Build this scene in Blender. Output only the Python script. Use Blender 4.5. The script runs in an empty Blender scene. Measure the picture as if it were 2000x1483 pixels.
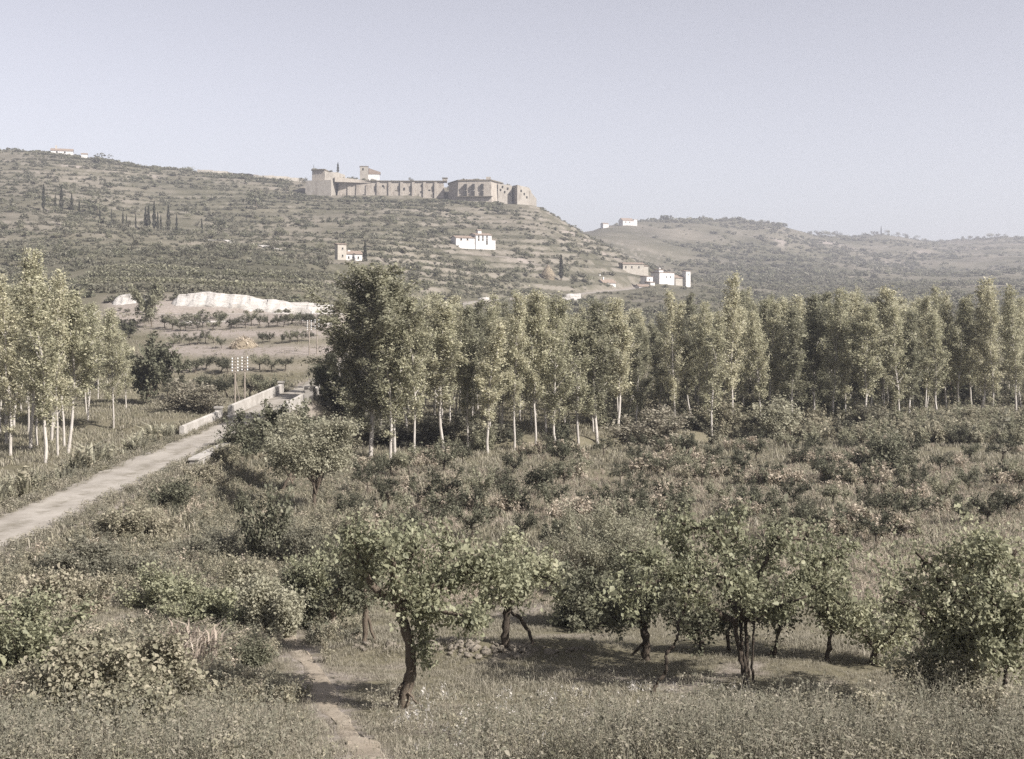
import bpy, math, random
import numpy as np
from mathutils import Vector

# ------------------------------------------------------------------ camera, world, sun, exposure
SC = bpy.context.scene
C = SC.collection
F, HC, YH = 2414.0, 12.0, 600.0          # focal length in photo pixels, eye height above the plain, horizon row
cam = bpy.data.cameras.new('camera')
cam.sensor_width = 36.0
cam.lens = 36.0 * F / 2000.0
cam.shift_y = -(741.5 - YH) / 2000.0     # falling front of a plate camera
cam.clip_start = 0.5
cam.clip_end = 20000
cam_o = bpy.data.objects.new('camera', cam)
C.objects.link(cam_o)
cam_o.location = (0, 0, HC)
cam_o.rotation_euler = (math.radians(90), 0, 0)
SC.camera = cam_o

SUN_AZ, SUN_EL = math.radians(122), math.radians(38)     # clockwise from the view direction (+Y)
world = bpy.data.worlds.new('World')
SC.world = world
world.use_nodes = True
wn = world.node_tree
wn.nodes.clear()
w_out = wn.nodes.new('ShaderNodeOutputWorld')
w_bg = wn.nodes.new('ShaderNodeBackground')
w_sky = wn.nodes.new('ShaderNodeTexSky')
w_hsv = wn.nodes.new('ShaderNodeHueSaturation')
w_sky.sky_type = 'NISHITA'
w_sky.sun_disc = False
w_sky.sun_elevation = SUN_EL
w_sky.sun_rotation = SUN_AZ
w_sky.air_density = 0.8
w_sky.dust_density = 1.2
w_sky.ozone_density = 1.5
w_hsv.inputs['Saturation'].default_value = 0.27
w_hsv.inputs['Hue'].default_value = 0.535
w_bg.inputs['Strength'].default_value = 0.062
wn.links.new(w_sky.outputs[0], w_hsv.inputs['Color'])
wn.links.new(w_hsv.outputs[0], w_bg.inputs['Color'])
wn.links.new(w_bg.outputs[0], w_out.inputs['Surface'])

sun = bpy.data.lights.new('sun', 'SUN')
sun.energy = 4.1
sun.angle = math.radians(0.6)
sun.color = (1.0, 0.955, 0.905)
sun_o = bpy.data.objects.new('sun', sun)
C.objects.link(sun_o)
sd = Vector((math.sin(SUN_AZ) * math.cos(SUN_EL), math.cos(SUN_AZ) * math.cos(SUN_EL), math.sin(SUN_EL)))
sun_o.rotation_euler = sd.to_track_quat('Z', 'Y').to_euler()
sun_o.location = (200, 0, 200)

vs = SC.view_settings
vs.view_transform = 'Standard'
vs.look = 'None'
vs.gamma = 1.0
vs.use_curve_mapping = False
vs.exposure = 1.36
SC.cycles.use_denoising = False
SC.cycles.max_bounces = 5
SC.cycles.diffuse_bounces = 3
SC.cycles.glossy_bounces = 1
SC.cycles.transmission_bounces = 2
SC.cycles.volume_bounces = 0
SC.cycles.sample_clamp_indirect = 4.0

RNG = np.random.default_rng(1920)
random.seed(7)

# ------------------------------------------------------------------ helpers
_NG = np.random.default_rng(5).random((256, 256))
def vnoise(x, y):
    x = np.asarray(x, float); y = np.asarray(y, float)
    xi = np.floor(x).astype(int); yi = np.floor(y).astype(int)
    fx = x - xi; fy = y - yi
    fx = fx * fx * (3 - 2 * fx); fy = fy * fy * (3 - 2 * fy)
    a = _NG[xi & 255, yi & 255]; b = _NG[(xi + 1) & 255, yi & 255]
    c = _NG[xi & 255, (yi + 1) & 255]; d = _NG[(xi + 1) & 255, (yi + 1) & 255]
    return (a * (1 - fx) + b * fx) * (1 - fy) + (c * (1 - fx) + d * fx) * fy - 0.5
def fbm(x, y, o=4):
    s = 0; a = 1.0
    for k in range(o):
        s = s + a * vnoise(x * 2 ** k + 17 * k, y * 2 ** k + 31 * k); a *= 0.5
    return s
def smooth(a, b, x):
    t = np.clip((np.asarray(x, float) - a) / (b - a), 0, 1)
    return t * t * (3 - 2 * t)

def np_mesh(name, V, T, mat, tone=None, shade=False):
    """triangle mesh from arrays; tone is one random value per vertex"""
    V = np.asarray(V, np.float32); T = np.asarray(T, np.int32)
    me = bpy.data.meshes.new(name)
    n = T.shape[1]
    me.vertices.add(len(V)); me.vertices.foreach_set('co', V.ravel())
    me.loops.add(T.size); me.loops.foreach_set('vertex_index', T.ravel())
    me.polygons.add(len(T))
    me.polygons.foreach_set('loop_start', np.arange(0, T.size, n, dtype=np.int32))
    me.polygons.foreach_set('loop_total', np.full(len(T), n, np.int32))
    if shade:
        me.polygons.foreach_set('use_smooth', np.ones(len(T), bool))
    if tone is not None:
        at_ = me.attributes.new('tone', 'FLOAT', 'POINT')
        at_.data.foreach_set('value', np.asarray(tone, np.float32))
    me.materials.append(mat)
    me.update(calc_edges=True)
    return me

ORD = ['first', 'second', 'third', 'fourth', 'fifth', 'sixth', 'seventh', 'eighth', 'ninth', 'tenth', 'eleventh', 'twelfth',
       'thirteenth', 'fourteenth', 'fifteenth', 'sixteenth', 'seventeenth', 'eighteenth', 'nineteenth', 'twentieth',
       'twenty-first', 'twenty-second', 'twenty-third', 'twenty-fourth', 'twenty-fifth', 'twenty-sixth', 'twenty-seventh',
       'twenty-eighth', 'twenty-ninth', 'thirtieth', 'thirty-first', 'thirty-second', 'thirty-third', 'thirty-fourth',
       'thirty-fifth', 'thirty-sixth']
ORD = ORD[:20] + [t + '-' + u for t in ('twenty', 'thirty', 'forty', 'fifty') for u in ORD[:9]]

def thing(name, label, cat, loc=(0, 0, 0), rz=0.0, sc=1.0, group=None):
    o = bpy.data.objects.new(name, None)
    o.empty_display_size = 0.3
    C.objects.link(o)
    o.location = loc; o.rotation_euler = (0, 0, rz)
    o.scale = (sc, sc, sc) if not isinstance(sc, tuple) else sc
    o['label'] = label; o['category'] = cat
    if group: o['group'] = group
    return o
def part(name, me, parent, label=None):
    o = bpy.data.objects.new(name, me)
    C.objects.link(o); o.parent = parent
    if label: o['label'] = label
    return o
def single(name, me, label, cat, loc=(0, 0, 0), rz=0.0, sc=1.0, group=None, kind=None):
    o = bpy.data.objects.new(name, me)
    C.objects.link(o)
    o.location = loc; o.rotation_euler = (0, 0, rz)
    o.scale = (sc, sc, sc) if not isinstance(sc, tuple) else sc
    if label: o['label'] = label
    if cat: o['category'] = cat
    if group: o['group'] = group
    if kind: o['kind'] = kind
    return o

# ------------------------------------------------------------------ materials
def nodes_of(name):
    m = bpy.data.materials.new(name); m.use_nodes = True
    nt = m.node_tree; nt.nodes.clear()
    out = nt.nodes.new('ShaderNodeOutputMaterial')
    return m, nt, out
def ramp(nt, stops, interp='LINEAR'):
    r = nt.nodes.new('ShaderNodeValToRGB'); e = r.color_ramp.elements
    r.color_ramp.interpolation = interp
    while len(e) < len(stops): e.new(0.5)
    for k, (p, c) in enumerate(stops):
        e[k].position = p; e[k].color = (c[0], c[1], c[2], 1)
    return r
def noise(nt, scale, detail=4, rough=0.6, coord=None, dim='3D'):
    n = nt.nodes.new('ShaderNodeTexNoise'); n.inputs['Scale'].default_value = scale
    n.inputs['Detail'].default_value = detail; n.inputs['Roughness'].default_value = rough
    if coord is not None: nt.links.new(coord, n.inputs['Vector'])
    return n
def math_node(nt, op, a, b=None):
    n = nt.nodes.new('ShaderNodeMath'); n.operation = op
    for k, v in enumerate((a, b)):
        if v is None: continue
        if isinstance(v, (int, float)): n.inputs[k].default_value = v
        else: nt.links.new(v, n.inputs[k])
    return n.outputs[0]
def mixc(nt, fac, a, b, mode='MIX'):
    n = nt.nodes.new('ShaderNodeMix'); n.data_type = 'RGBA'; n.blend_type = mode
    for sock, v in ((n.inputs[0], fac), (n.inputs[6], a), (n.inputs[7], b)):
        if isinstance(v, (int, float)): sock.default_value = v
        elif isinstance(v, tuple): sock.default_value = (v[0], v[1], v[2], 1)
        else: nt.links.new(v, sock)
    return n.outputs[2]

def autochrome(c, mute=0.38, gain=1.28):
    # autumn foliage is dusty and olive rather than clear green
    l = 0.35 * c[0] + 0.5 * c[1] + 0.15 * c[2]
    return tuple(min(0.8, gain * ((1 - mute) * v + mute * l * w)) for v, w in zip(c, (1.07, 1.0, 0.90)))
def leaf_mat(name, cols, transl=0.36, spec=0.12, rough=0.6, gain=1.7):
    m, nt, out = nodes_of(name)
    at_ = nt.nodes.new('ShaderNodeAttribute'); at_.attribute_name = 'tone'
    oi = nt.nodes.new('ShaderNodeObjectInfo')
    s = math_node(nt, 'MULTIPLY_ADD', at_.outputs['Fac'], 0.78)
    s.node.inputs[2].default_value = 0.0
    s2 = math_node(nt, 'MULTIPLY', oi.outputs['Random'], 0.22)
    fac = math_node(nt, 'ADD', s, s2)
    k = len(cols)
    cols = [autochrome(c, 0.6, gain) for c in cols]; transl = min(0.5, transl + 0.1)
    r = ramp(nt, [(i / (k - 1), c) for i, c in enumerate(cols)])
    nt.links.new(fac, r.inputs[0])
    b = nt.nodes.new('ShaderNodeBsdfPrincipled')
    nt.links.new(r.outputs[0], b.inputs['Base Color'])
    b.inputs['Roughness'].default_value = rough
    b.inputs['Specular IOR Level'].default_value = spec
    t = nt.nodes.new('ShaderNodeBsdfTranslucent')
    nt.links.new(r.outputs[0], t.inputs['Color'])
    mx = nt.nodes.new('ShaderNodeMixShader'); mx.inputs[0].default_value = transl
    nt.links.new(b.outputs[0], mx.inputs[1]); nt.links.new(t.outputs[0], mx.inputs[2])
    nt.links.new(mx.outputs[0], out.inputs['Surface'])
    return m
def rough_mat(name, c1, c2, scale=2.0, bump=0.4, c3=None, rough=0.9, stretch=None, bdist=0.05):
    m, nt, out = nodes_of(name)
    tc = nt.nodes.new('ShaderNodeTexCoord')
    co = tc.outputs['Object']
    if stretch:
        mp = nt.nodes.new('ShaderNodeMapping'); mp.inputs['Scale'].default_value = stretch
        nt.links.new(co, mp.inputs['Vector']); co = mp.outputs[0]
    n = noise(nt, scale, 6, 0.65, co)
    stops = [(0.3, c1), (0.7, c2)] if c3 is None else [(0.28, c1), (0.5, c2), (0.72, c3)]
    r = ramp(nt, stops)
    nt.links.new(n.outputs['Fac'], r.inputs[0])
    b = nt.nodes.new('ShaderNodeBsdfPrincipled'); b.inputs['Roughness'].default_value = rough
    b.inputs['Specular IOR Level'].default_value = 0.15
    nt.links.new(r.outputs[0], b.inputs['Base Color'])
    if bump:
        n2 = noise(nt, scale * 4, 5, 0.7, co)
        bp = nt.nodes.new('ShaderNodeBump'); bp.inputs['Strength'].default_value = bump; bp.inputs['Distance'].default_value = bdist
        nt.links.new(n2.outputs['Fac'], bp.inputs['Height']); nt.links.new(bp.outputs[0], b.inputs['Normal'])
    nt.links.new(b.outputs[0], out.inputs['Surface'])
    return m

M = {}
M['poplar'] = leaf_mat('poplar_leaf', [(0.055, 0.062, 0.026), (0.12, 0.125, 0.05), (0.19, 0.18, 0.085), (0.26, 0.24, 0.13)], gain=2.7)
M['popdark'] = leaf_mat('poplar_leaf_dark', [(0.04, 0.046, 0.02), (0.085, 0.09, 0.038), (0.13, 0.13, 0.06), (0.19, 0.18, 0.10)], gain=2.4)
M['vine'] = leaf_mat('vine_leaf', [(0.05, 0.058, 0.02), (0.11, 0.125, 0.042), (0.18, 0.19, 0.07), (0.27, 0.26, 0.12)], 0.36, 0.22, 0.5, gain=2)
M['dark'] = leaf_mat('dark_leaf', [(0.025, 0.03, 0.014), (0.055, 0.062, 0.026), (0.09, 0.095, 0.042), (0.14, 0.135, 0.07)], 0.22, gain=1.9)
M['fieldleaf'] = leaf_mat('field_tree_leaf', [(0.025, 0.03, 0.014), (0.055, 0.062, 0.026), (0.09, 0.095, 0.042), (0.14, 0.135, 0.07)], 0.22, gain=1.2)
M['olive'] = leaf_mat('grey_leaf', [(0.07, 0.075, 0.04), (0.13, 0.13, 0.07), (0.18, 0.175, 0.105), (0.25, 0.235, 0.15)], gain=1.4)
M['willow'] = leaf_mat('pale_leaf', [(0.09, 0.095, 0.045), (0.16, 0.16, 0.08), (0.22, 0.215, 0.12), (0.29, 0.275, 0.17)], 0.35, gain=1.8)
M['scrub'] = leaf_mat('scrub_leaf', [(0.045, 0.05, 0.028), (0.09, 0.09, 0.045), (0.14, 0.13, 0.07), (0.2, 0.18, 0.10)], 0.15, gain=1.35)
M['cypress'] = leaf_mat('cypress_leaf', [(0.018, 0.024, 0.014), (0.035, 0.042, 0.022), (0.06, 0.065, 0.034), (0.09, 0.09, 0.05)], 0.1, gain=1.3)
M['stalk'] = leaf_mat('dry_stalk', [(0.14, 0.115, 0.06), (0.23, 0.18, 0.105), (0.33, 0.25, 0.165), (0.42, 0.33, 0.23)], 0.25, gain=1.6)
M['reed'] = leaf_mat('dry_reed', [(0.2, 0.13, 0.08), (0.32, 0.22, 0.15), (0.42, 0.31, 0.22), (0.5, 0.4, 0.3)], 0.25, gain=1.15)
M['grass'] = leaf_mat('meadow_grass', [(0.13, 0.125, 0.065), (0.21, 0.19, 0.105), (0.30, 0.26, 0.165), (0.40, 0.35, 0.25)], 0.3, gain=1.12)
M['weed'] = leaf_mat('weed_leaf', [(0.07, 0.075, 0.03), (0.14, 0.135, 0.06), (0.22, 0.19, 0.10), (0.33, 0.27, 0.17)], 0.3, gain=1.7)
M['flower'] = leaf_mat('white_flower', [(0.55, 0.52, 0.48), (0.7, 0.68, 0.66)], 0.2, gain=0.8)
M['bark'] = rough_mat('bark', (0.07, 0.055, 0.042), (0.16, 0.13, 0.10), 6, 0.8, stretch=(1, 1, 0.25))
M['bark_dark'] = rough_mat('dark_bark', (0.04, 0.033, 0.027), (0.10, 0.08, 0.062), 8, 0.9, stretch=(1, 1, 0.25))
M['bark_pale'] = rough_mat('pale_poplar_bark', (0.293, 0.267, 0.233), (0.483, 0.448, 0.413), 5, 0.5, stretch=(1, 1, 0.3))
M['plaster'] = rough_mat('white_plaster', (0.450, 0.430, 0.412), (0.606, 0.586, 0.569), 0.5, 0.2)
M['plaster2'] = rough_mat('buff_plaster', (0.305, 0.275, 0.233), (0.420, 0.384, 0.336), 0.5, 0.2)
M['fort'] = rough_mat('fort_masonry', (0.175, 0.147, 0.121), (0.324, 0.289, 0.248), 0.3, 0.9, (0.261, 0.229, 0.195), bdist=0.3, stretch=(1.0, 1.0, 0.45))
M['fort_pale'] = rough_mat('pale_fort_masonry', (0.168, 0.146, 0.124), (0.291, 0.266, 0.232), 0.2, 0.6, (0.241, 0.216, 0.187), bdist=0.3, stretch=(1.0, 1.0, 0.45))
M['coping'] = rough_mat('weathered_coping', (0.080, 0.072, 0.054), (0.176, 0.152, 0.116), 0.4, 0.4)
M['tile'] = rough_mat('old_roof_tile', (0.160, 0.120, 0.096), (0.272, 0.216, 0.175), 1.2, 0.6)
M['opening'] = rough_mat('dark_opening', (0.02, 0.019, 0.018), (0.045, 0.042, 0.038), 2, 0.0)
M['road'] = rough_mat('white_road_dust', (0.232, 0.209, 0.183), (0.333, 0.306, 0.270), 0.35, 0.3)
def road_material():
    m = M['road']; nt = m.node_tree
    b = next(n for n in nt.nodes if n.type == 'BSDF_PRINCIPLED')
    src = b.inputs['Base Color'].links[0].from_socket
    tc = nt.nodes.new('ShaderNodeTexCoord')
    at_ = nt.nodes.new('ShaderNodeAttribute'); at_.attribute_name = 'tone'
    n1 = noise(nt, 0.9, 5, 0.7, tc.outputs['Object']); n2 = noise(nt, 7.0, 4, 0.7, tc.outputs['Object'])
    r1 = ramp(nt, [(0.42, (0, 0, 0)), (0.62, (1, 1, 1))]); nt.links.new(n1.outputs['Fac'], r1.inputs[0])
    f = math_node(nt, 'MULTIPLY', math_node(nt, 'SUBTRACT', 1.0, at_.outputs['Fac']), r1.outputs[0])
    c = mixc(nt, math_node(nt, 'MULTIPLY', f, 0.75), src, (0.115, 0.10, 0.072))
    r2 = ramp(nt, [(0.60, (0, 0, 0)), (0.68, (1, 1, 1))]); nt.links.new(n2.outputs['Fac'], r2.inputs[0])
    c = mixc(nt, math_node(nt, 'MULTIPLY', r2.outputs[0], 0.5), c, (0.34, 0.315, 0.28))
    nt.links.new(c, b.inputs['Base Color'])
road_material()
M['path'] = rough_mat('trodden_earth', (0.199, 0.166, 0.125), (0.298, 0.256, 0.207), 1.3, 0.6)
M['chalk'] = rough_mat('chalk_cutting', (0.224, 0.202, 0.170), (0.448, 0.422, 0.394), 0.25, 1.0, (0.345, 0.319, 0.287), bdist=0.5, stretch=(0.6, 0.6, 3.2))
M['stone'] = rough_mat('field_stone', (0.154, 0.131, 0.101), (0.262, 0.233, 0.196), 4, 0.6)
M['bridge'] = rough_mat('bridge_render', (0.229, 0.212, 0.188), (0.406, 0.381, 0.353), 0.7, 0.5)
M['hay'] = rough_mat('old_hay', (0.150, 0.124, 0.086), (0.270, 0.225, 0.164), 1.0, 0.8)
M['wood'] = rough_mat('grey_pole_wood', (0.13, 0.11, 0.09), (0.25, 0.215, 0.18), 5, 0.3, stretch=(1, 1, 0.2))
M['porcelain'] = rough_mat('white_porcelain', (0.75, 0.75, 0.74), (0.82, 0.82, 0.81), 5, 0.0, rough=0.25)

def ground_material():
    m, nt, out = nodes_of('valley_ground')
    g = nt.nodes.new('ShaderNodeNewGeometry')
    pos = g.outputs['Position']
    sep = nt.nodes.new('ShaderNodeSeparateXYZ'); nt.links.new(g.outputs['True Normal'], sep.inputs[0])
    n_f = noise(nt, 2.2, 6, 0.7, pos); n_m = noise(nt, 0.12, 5, 0.6, pos); n_l = noise(nt, 0.012, 4, 0.55, pos)
    grass = ramp(nt, [(0.25, (0.082, 0.075, 0.046)), (0.5, (0.136, 0.122, 0.084)), (0.75, (0.211, 0.184, 0.141))])
    f = math_node(nt, 'ADD', math_node(nt, 'MULTIPLY', n_f.outputs['Fac'], 0.55), math_node(nt, 'MULTIPLY', n_m.outputs['Fac'], 0.45))
    nt.links.new(f, grass.inputs[0])
    fields = ramp(nt, [(0.30, (0.055, 0.053, 0.038)), (0.46, (0.088, 0.082, 0.058)), (0.60, (0.125, 0.113, 0.085)), (0.75, (0.19, 0.17, 0.135))])
    f2 = math_node(nt, 'ADD', math_node(nt, 'MULTIPLY', n_l.outputs['Fac'], 0.6), math_node(nt, 'MULTIPLY', n_m.outputs['Fac'], 0.4))
    nt.links.new(f2, fields.inputs[0])
    a_far = nt.nodes.new('ShaderNodeAttribute'); a_far.attribute_name = 'far'
    col = mixc(nt, a_far.outputs['Fac'], grass.outputs[0], fields.outputs[0])
    # bare banks of the terraces
    bank = nt.nodes.new('ShaderNodeMapRange'); nt.links.new(sep.outputs['Z'], bank.inputs[0])
    bank.inputs[1].default_value = 0.945; bank.inputs[2].default_value = 0.86
    bk = math_node(nt, 'MULTIPLY', bank.outputs[0], a_far.outputs['Fac'])
    n_b = noise(nt, 0.05, 4, 0.6, pos)
    nb = ramp(nt, [(0.42, (0, 0, 0)), (0.6, (1, 1, 1))]); nt.links.new(n_b.outputs['Fac'], nb.inputs[0])
    bk = math_node(nt, 'MULTIPLY', bk, nb.outputs[0])
    col = mixc(nt, math_node(nt, 'MULTIPLY', bk, 0.6), col, (0.231, 0.204, 0.175))
    a_b = nt.nodes.new('ShaderNodeAttribute'); a_b.attribute_name = 'bare'
    bare = ramp(nt, [(0.3, (0.177, 0.150, 0.126)), (0.7, (0.286, 0.252, 0.228))]); nt.links.new(n_f.outputs['Fac'], bare.inputs[0])
    bf = math_node(nt, 'MULTIPLY', a_b.outputs['Fac'], math_node(nt, 'ADD', n_m.outputs['Fac'], 0.45))
    bf.node.use_clamp = True
    col = mixc(nt, bf, col, bare.outputs[0])
    b = nt.nodes.new('ShaderNodeBsdfPrincipled'); b.inputs['Roughness'].default_value = 0.95
    b.inputs['Specular IOR Level'].default_value = 0.05
    nt.links.new(col, b.inputs['Base Color'])
    bp = nt.nodes.new('ShaderNodeBump'); bp.inputs['Strength'].default_value = 0.7; bp.inputs['Distance'].default_value = 0.12
    nt.links.new(n_f.outputs['Fac'], bp.inputs['Height']); nt.links.new(bp.outputs[0], b.inputs['Normal'])
    nt.links.new(b.outputs[0], out.inputs['Surface'])
    return m
M['ground'] = ground_material()

# ------------------------------------------------------------------ terrain
NY = [-80, -10, 0, 6, 14, 20, 25, 31, 38, 56, 79, 107, 150, 175, 5000]
NZ = [12.6, 10.7, 10.2, 8.6, 6.2, 4.9, 3.95, 3.35, 2.5, 1.5, 0.5, 0.0, 0.0, 0.0, 0.0]
COLS = {
    -900: [(150, 793), (200, 715), (262, 615), (300, 585), (380, 515), (500, 470), (620, 400), (800, 330), (1000, 265), (1300, 285), (2000, 400), (5000, 560)],
    75: [(150, 793), (200, 705), (252, 622), (272, 580), (380, 520), (500, 475), (620, 405), (800, 345), (1000, 294), (1200, 310), (2000, 420), (5000, 560)],
    300: [(150, 793), (175, 740), (210, 685), (250, 618), (266, 578), (380, 515), (500, 478), (620, 448), (800, 380), (980, 326), (1200, 340), (2000, 430), (5000, 560)],
    600: [(150, 793), (175, 735), (210, 670), (252, 613), (268, 590), (380, 525), (500, 500), (650, 450), (780, 408), (890, 381), (950, 355), (1100, 362), (2000, 440), (5000, 560)],
    750: [(150, 793), (175, 740), (210, 690), (270, 640), (330, 595), (400, 550), (500, 510), (650, 452), (780, 410), (890, 386), (940, 362), (1100, 368), (2000, 450), (5000, 560)],
    900: [(150, 793), (200, 730), (300, 640), (420, 590), (500, 545), (600, 500), (680, 470), (800, 425), (890, 391), (940, 365), (1060, 372), (2000, 480), (5000, 570)],
    1050: [(150, 793), (200, 735), (320, 650), (520, 584), (600, 537), (700, 482), (800, 432), (890, 397), (930, 396), (1200, 440), (2000, 500), (5000, 575)],
    1110: [(150, 793), (200, 738), (320, 655), (540, 582), (600, 548), (700, 502), (800, 455), (860, 434), (950, 445), (1300, 470), (1700, 480), (5000, 575)],
    1170: [(150, 793), (200, 738), (320, 657), (560, 581), (650, 542), (750, 500), (830, 468), (900, 480), (1200, 472), (1500, 447), (1800, 455), (5000, 570)],
    1230: [(150, 793), (200, 740), (320, 660), (560, 584), (680, 556), (760, 518), (800, 500), (900, 520), (1100, 502), (1300, 470), (1500, 445), (1750, 438), (2200, 460), (5000, 570)],
    1320: [(150, 793), (200, 740), (400, 625), (600, 578), (720, 556), (800, 548), (1000, 540), (1200, 502), (1500, 452), (1700, 430), (1950, 438), (5000, 560)],
    1500: [(150, 793), (200, 740), (400, 632), (600, 590), (800, 566), (1000, 546), (1300, 505), (1600, 455), (1800, 435), (2050, 445), (5000, 560)],
    1580: [(150, 793), (200, 740), (400, 632), (600, 592), (800, 570), (1000, 550), (1400, 507), (1800, 459), (1950, 456), (2250, 468), (5000, 560)],
    1700: [(150, 793), (200, 740), (400, 632), (700, 580), (1000, 552), (1500, 512), (1900, 474), (2150, 461), (2500, 475), (5000, 560)],
    1850: [(150, 793), (200, 740), (400, 632), (700, 580), (1000, 553), (1500, 522), (2000, 486), (2250, 475), (2600, 488), (5000, 560)],
    1950: [(150, 793), (200, 740), (400, 632), (700, 580), (1000, 551), (1500, 517), (2000, 479), (2250, 466), (2600, 478), (5000, 560)],
    2900: [(150, 793), (200, 740), (400, 632), (700, 580), (1000, 548), (1500, 505), (2000, 455), (2250, 440), (2600, 450), (5000, 560)],
}
_pu = np.linspace(-900, 2900, 951)
_ld = np.linspace(math.log(150), math.log(5000), 500)
_tab = np.zeros((len(_pu), len(_ld)))
_kx = sorted(COLS)
_ck = np.array([np.interp(_ld, [math.log(d) for d, p in COLS[k]], [HC + (YH - p) * d / F for d, p in COLS[k]]) for k in _kx])
for j in range(len(_ld)):
    _tab[:, j] = np.interp(_pu, _kx, _ck[:, j])
def _blur(a, s, ax):
    r = int(3 * s); k = np.exp(-0.5 * (np.arange(-r, r + 1) / s) ** 2); k /= k.sum()
    p = np.pad(a, [(r, r) if i == ax else (0, 0) for i in range(2)], mode='edge')
    return np.apply_along_axis(lambda v: np.convolve(v, k, 'valid'), ax, p)
_tab = _blur(_blur(_tab, 7, 0), 1.6, 1)

def road_x(y):
    return np.interp(y, [-80, 47, 90, 130, 165, 200, 240, 300, 360, 420, 500, 560, 640, 720], [-20.5, -21.2, -21.8, -22.2, -23, -24, -24.5, -22, -18, -13, 8, 30, 58, 78])
def road_z(y):
    return np.interp(y, [-80, 40, 90, 126, 165, 200, 260, 330, 420, 500, 560, 640, 720], [3.4, 2.7, 2.6, 3.0, 3.3, 5.0, 8.3, 10.8, 13.8, 16.0, 18.0, 21.0, 24.0])
ROAD_HW = 1.75
def stream_y(x):
    return np.interp(x, [-140, -60, -22, -10, 3, 15, 40, 90], [150, 134, 114.5, 108.5, 110, 114, 121, 128])
def track_y(x):
    return np.interp(x, [-110, -75, -36, -22], [249, 250, 256, 290])

def ground(x, y, raw=False):
    x = np.asarray(x, float); y = np.asarray(y, float)
    x, y = np.broadcast_arrays(x, y)
    zn = np.interp(y, NY, NZ)
    zn = zn + 0.22 * fbm(x / 9, y / 9, 3) * smooth(5, 30, y) + 0.05 * fbm(x / 1.3, y / 1.3, 2)
    yy = np.maximum(y, 150)
    px = np.clip(1000 + x / yy * F, -899, 2899)
    ld = np.log(np.clip(yy, 150, 4990))
    fi = (px + 900) / 4.0; fj = (ld - _ld[0]) / (_ld[1] - _ld[0])
    i = np.clip(fi.astype(int), 0, len(_pu) - 2); j = np.clip(fj.astype(int), 0, len(_ld) - 2)
    a = fi - i; b = fj - j
    zf = (_tab[i, j] * (1 - a) + _tab[i + 1, j] * a) * (1 - b) + (_tab[i, j + 1] * (1 - a) + _tab[i + 1, j + 1] * a) * b
    # terraces on the hillside, rough slopes on the far hills
    S = 4.6
    t = zf / S + 1.5 * fbm(x / 110, y / 110, 3)
    fr = t - np.floor(t)
    g = np.where(fr < 0.78, fr * 0.42, 0.3276 + (fr - 0.78) / 0.22 * (1 - 0.3276))
    amp = smooth(280, 360, y) * (1 - smooth(1150, 1400, y)) * (1 - smooth(1180, 1330, px) * (1 - smooth(1050, 1150, y)) * 0.6)
    zf = zf + 0.75 * S * (g - fr) * amp
    zf = zf + (15.0 * (0.25 - np.abs(fbm(x / 230 + 3, y / 230, 4)))) * smooth(950, 1400, y) + 6.0 * fbm(x / 60, y / 60, 3) * smooth(1000, 1500, y) + 0.5 * fbm(x / 25, y / 25, 3) * smooth(190, 300, y)
    w = smooth(150, 190, y)
    z = zn * (1 - w) + zf * w
    z = z + 0.32 * np.exp(-((y - 31.3 - 0.08 * x) / 0.9) ** 2) * smooth(-5.2, -3.6, x) * (1 - smooth(1.5, 3.5, x))
    # stream channel
    dy = np.abs(y - stream_y(x))
    z = z - 2.3 * (1 - smooth(1.2, 4.8, dy)) * smooth(-130, -110, x) * (1 - smooth(22, 45, x))
    # road bed on its embankment
    dx = np.abs(x - road_x(y))
    wr = (1 - smooth(ROAD_HW + 0.6, ROAD_HW + 5.5, dx)) * (1 - smooth(690, 720, y))
    wr = wr * np.where((y > 111.5) & (y < 119), 0.0, 1.0)
    z = z * (1 - wr) + (road_z(y) - 0.07) * wr
    # shelf for the track below the cutting
    tw = (1 - smooth(2.6, 6, np.abs(y - track_y(x)))) * smooth(-112, -104, x) * (1 - smooth(-34, -24, x)) * (y > 200)
    z = z * (1 - tw) + 10.55 * tw
    return z
def gz(x, y): return float(ground(x, y))
def P(px, py, d): return ((px - 1000) / F * d, d, HC + (YH - py) / F * d)
_dm = np.geomspace(15, 2600, 6000)
def hit(px, py):
    x = (px - 1000) / F * _dm
    zr = HC + (YH - py) / F * _dm
    ok = np.nonzero(ground(x, _dm) >= zr)[0]
    d = _dm[ok[0]] if len(ok) else 900.0
    return ((px - 1000) / F * d, d, gz((px - 1000) / F * d, d))
def onground(px, d):
    x = (px - 1000) / F * d
    return (x, d, gz(x, d))

rows = np.concatenate([np.linspace(-80, 4, 20), np.geomspace(6, 150, 270), np.geomspace(150.6, 1000, 400)[0:], np.geomspace(1012, 4900, 120)])
us = np.concatenate([np.linspace(-2.0, -0.55, 30)[:-1], np.linspace(-0.55, 0.55, 420), np.linspace(0.55, 2.0, 30)[1:]])
YY, UU = np.meshgrid(rows, us, indexing='ij')
XX = UU * np.maximum(YY, 30)
ZZ = ground(XX, YY)
nr, nc = YY.shape
ii = np.arange(nr * nc).reshape(nr, nc)
Q = np.stack([ii[:-1, :-1], ii[:-1, 1:], ii[1:, 1:], ii[1:, :-1]], -1).reshape(-1, 4)
gme = np_mesh('valley_ground', np.stack([XX, YY, ZZ], -1).reshape(-1, 3), Q, M['ground'], shade=True)
far = smooth(170, 300, YY)
bare = 0.9 * (1 - smooth(2.4, 4.5, np.abs(XX - road_x(YY)))) * (YY < 700)
pxg = 1000 + XX / np.maximum(YY, 30) * F
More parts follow.
